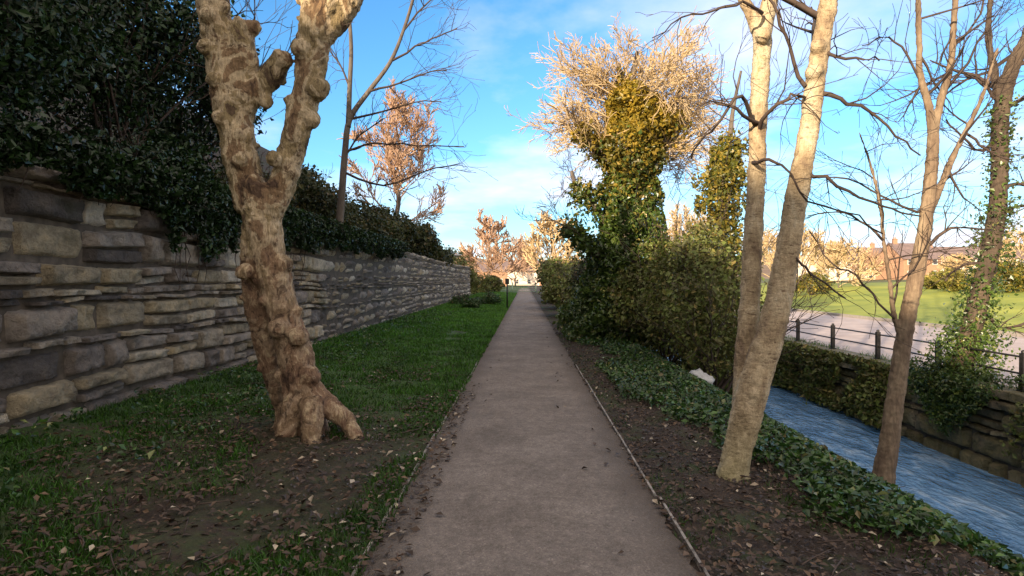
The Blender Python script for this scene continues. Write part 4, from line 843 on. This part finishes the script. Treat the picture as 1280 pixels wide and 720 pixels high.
x, y = scatter(15000, -5.0, -0.7, 2.4, 12, 1.5); mk = nmask(x, y, .8, 14); dt = np.hypot(x - TREE_L[0] - .3, (y - TREE_L[1] + 1.3) * .67)
keep = (mk + 1.1 * np.exp(-(dt / 1.6) ** 2) + .35 * R.random(len(x))) > .35; x, y = x[keep], y[keep]
tag(leaves('leaf_litter', np.stack((x, y, ground_z(x, y) + .02 + .03 * R.random(len(x))), 1), .042, M['litter'], flat=True, aspect=.6, szvar=.6), 'dead brown leaves under the pollarded tree', kind='stuff')
x, y = scatter(26000, .98, 3.9, 2.4, 24, 1.8); keep = R.random(len(x)) > (x - .02 * y - 2.6) / 1.8; x, y = x[keep], y[keep]
tag(leaves('leaf_litter', np.stack((x, y, ground_z(x, y) + .01 + .02 * R.random(len(x))), 1), .036, M['litter'], flat=True, aspect=.6, szvar=.6), 'dead brown leaves between path and river bank', kind='stuff')
x, y = scatter(420, -.9, 1.0, 2.4, 26, 1.5); e = np.abs(x - .02 * y - .03); k_ = e + .7 * R.random(len(x)) > 1.02; x, y = x[k_], y[k_]
tag(leaves('leaf_litter', np.stack((x, y, np.full(len(x), .035)), 1), .05, M['litter'], flat=True, aspect=.7), 'few dead leaves lying along the path edges', kind='stuff')
x, y = scatter(120000, 1.4, 6.0, 3.0, 26, 1.6); uu = x - .02 * y; mk = nmask(x, y, .8, 20); z = ground_z(x, y)
keep = (mk * 1.5 + (uu - 1.9 - 0.45 * np.clip(5.6 - y, 0, 3)) * 1.3 + .35 * R.random(len(x)) > .1) & (z > WATER - .05); x, y, z = x[keep], y[keep], z[keep]
tag(leaves('ground_ivy', np.stack((x, y, z + .03 + .14 * R.random(len(x)) ** 1.5), 1), .052, M['ground_ivy'], up=.5, szvar=.55), 'dark green ivy carpeting the bank down to the river', kind='stuff')
x, y = scatter(7000, -5.0, -3.2, 3, 30, 1.8); k_ = nmask(x, y, 1.1, 30) > .05; x, y = x[k_], y[k_]
tag(leaves('ground_ivy', np.stack((x, y, ground_z(x, y) + .02 + .1 * R.random(len(x))), 1), .06, M['ground_ivy'], up=.5), 'low ivy and weeds at the foot of the stone wall', kind='stuff')
# fallen twigs on both verges
mb = MB(); x1, y1 = scatter(130, -4.6, -1.1, 2.6, 14, 1.5); x2, y2 = scatter(170, 1.1, 3.2, 2.6, 14, 1.5)
for a_, b_ in zip(np.concatenate((x1, x2)), np.concatenate((y1, y2))):
    th = random.uniform(0, 6.28); l = random.uniform(.08, .4); z_ = gz(a_, b_) + .03; c1 = random.uniform(-.25, .25)
    mb.tube([(a_ + math.cos(th + c1 * q_) * l * q_, b_ + math.sin(th + c1 * q_) * l * q_, z_ + .01 * q_) for q_ in (0, .35, .7, 1)], [.006, .005, .004, .002], 4)
tag(mb.build('fallen_twigs', M['dark_twig']), 'fallen twigs scattered over both verges', kind='stuff')
# mossy growth over the river wall face
g = np.random.default_rng(123)
for k, (a0, a1, lab) in enumerate([(4.5, 9.6, 'patchy grass and moss tufts on the near river wall'), (12.4, 20, 'green brown growth covering the river wall behind the slim tree'), (20, 40, 'green brown growth on the far stretch of river wall')]):
    n = int(2000 * (a1 - a0) ** .9) * (1 if k else 0) + (6500 if k == 0 else 0); y = g.uniform(a0, a1, n); z = -.08 - 1.35 * g.random(n) ** (1.1 if k else 1.6)
    mk = np.array([noise.noise(Vector((a * .8, b * 1.6, 4))) for a, b in zip(y, z)]); kp = mk + .3 * g.random(n) > (-.16 if k else .05); y, z = y[kp], z[kp]; n = len(y)
    x = 7.74 + .02 * y - np.abs(g.normal(size=n)) * .09 * (1 + mk[kp]) - .12 * (-z) * .6
    o = leaves('wall_growth', np.stack((x, y, z), 1), .06 + .002 * a1, M['bramble'], None, .2); tag(o, lab, 'climbing plant', 'growth on the river wall')
x = g.uniform(7.8, 8.3, 5000); y = 3.5 + 30 * g.random(5000) ** 1.4; kp = nmask(x * 0, y, .9, 3) > -.1; blades('grass', x[kp] + .02 * y[kp], y[kp], .12, .006, M['grass'], 'rough grass along the top of the river wall')
# bank floor on the wall top under the evergreens
x = R.uniform(-12, -5.5, 26000); y = 1 + 40 * R.random(26000) ** 1.3; x = x + .02 * y
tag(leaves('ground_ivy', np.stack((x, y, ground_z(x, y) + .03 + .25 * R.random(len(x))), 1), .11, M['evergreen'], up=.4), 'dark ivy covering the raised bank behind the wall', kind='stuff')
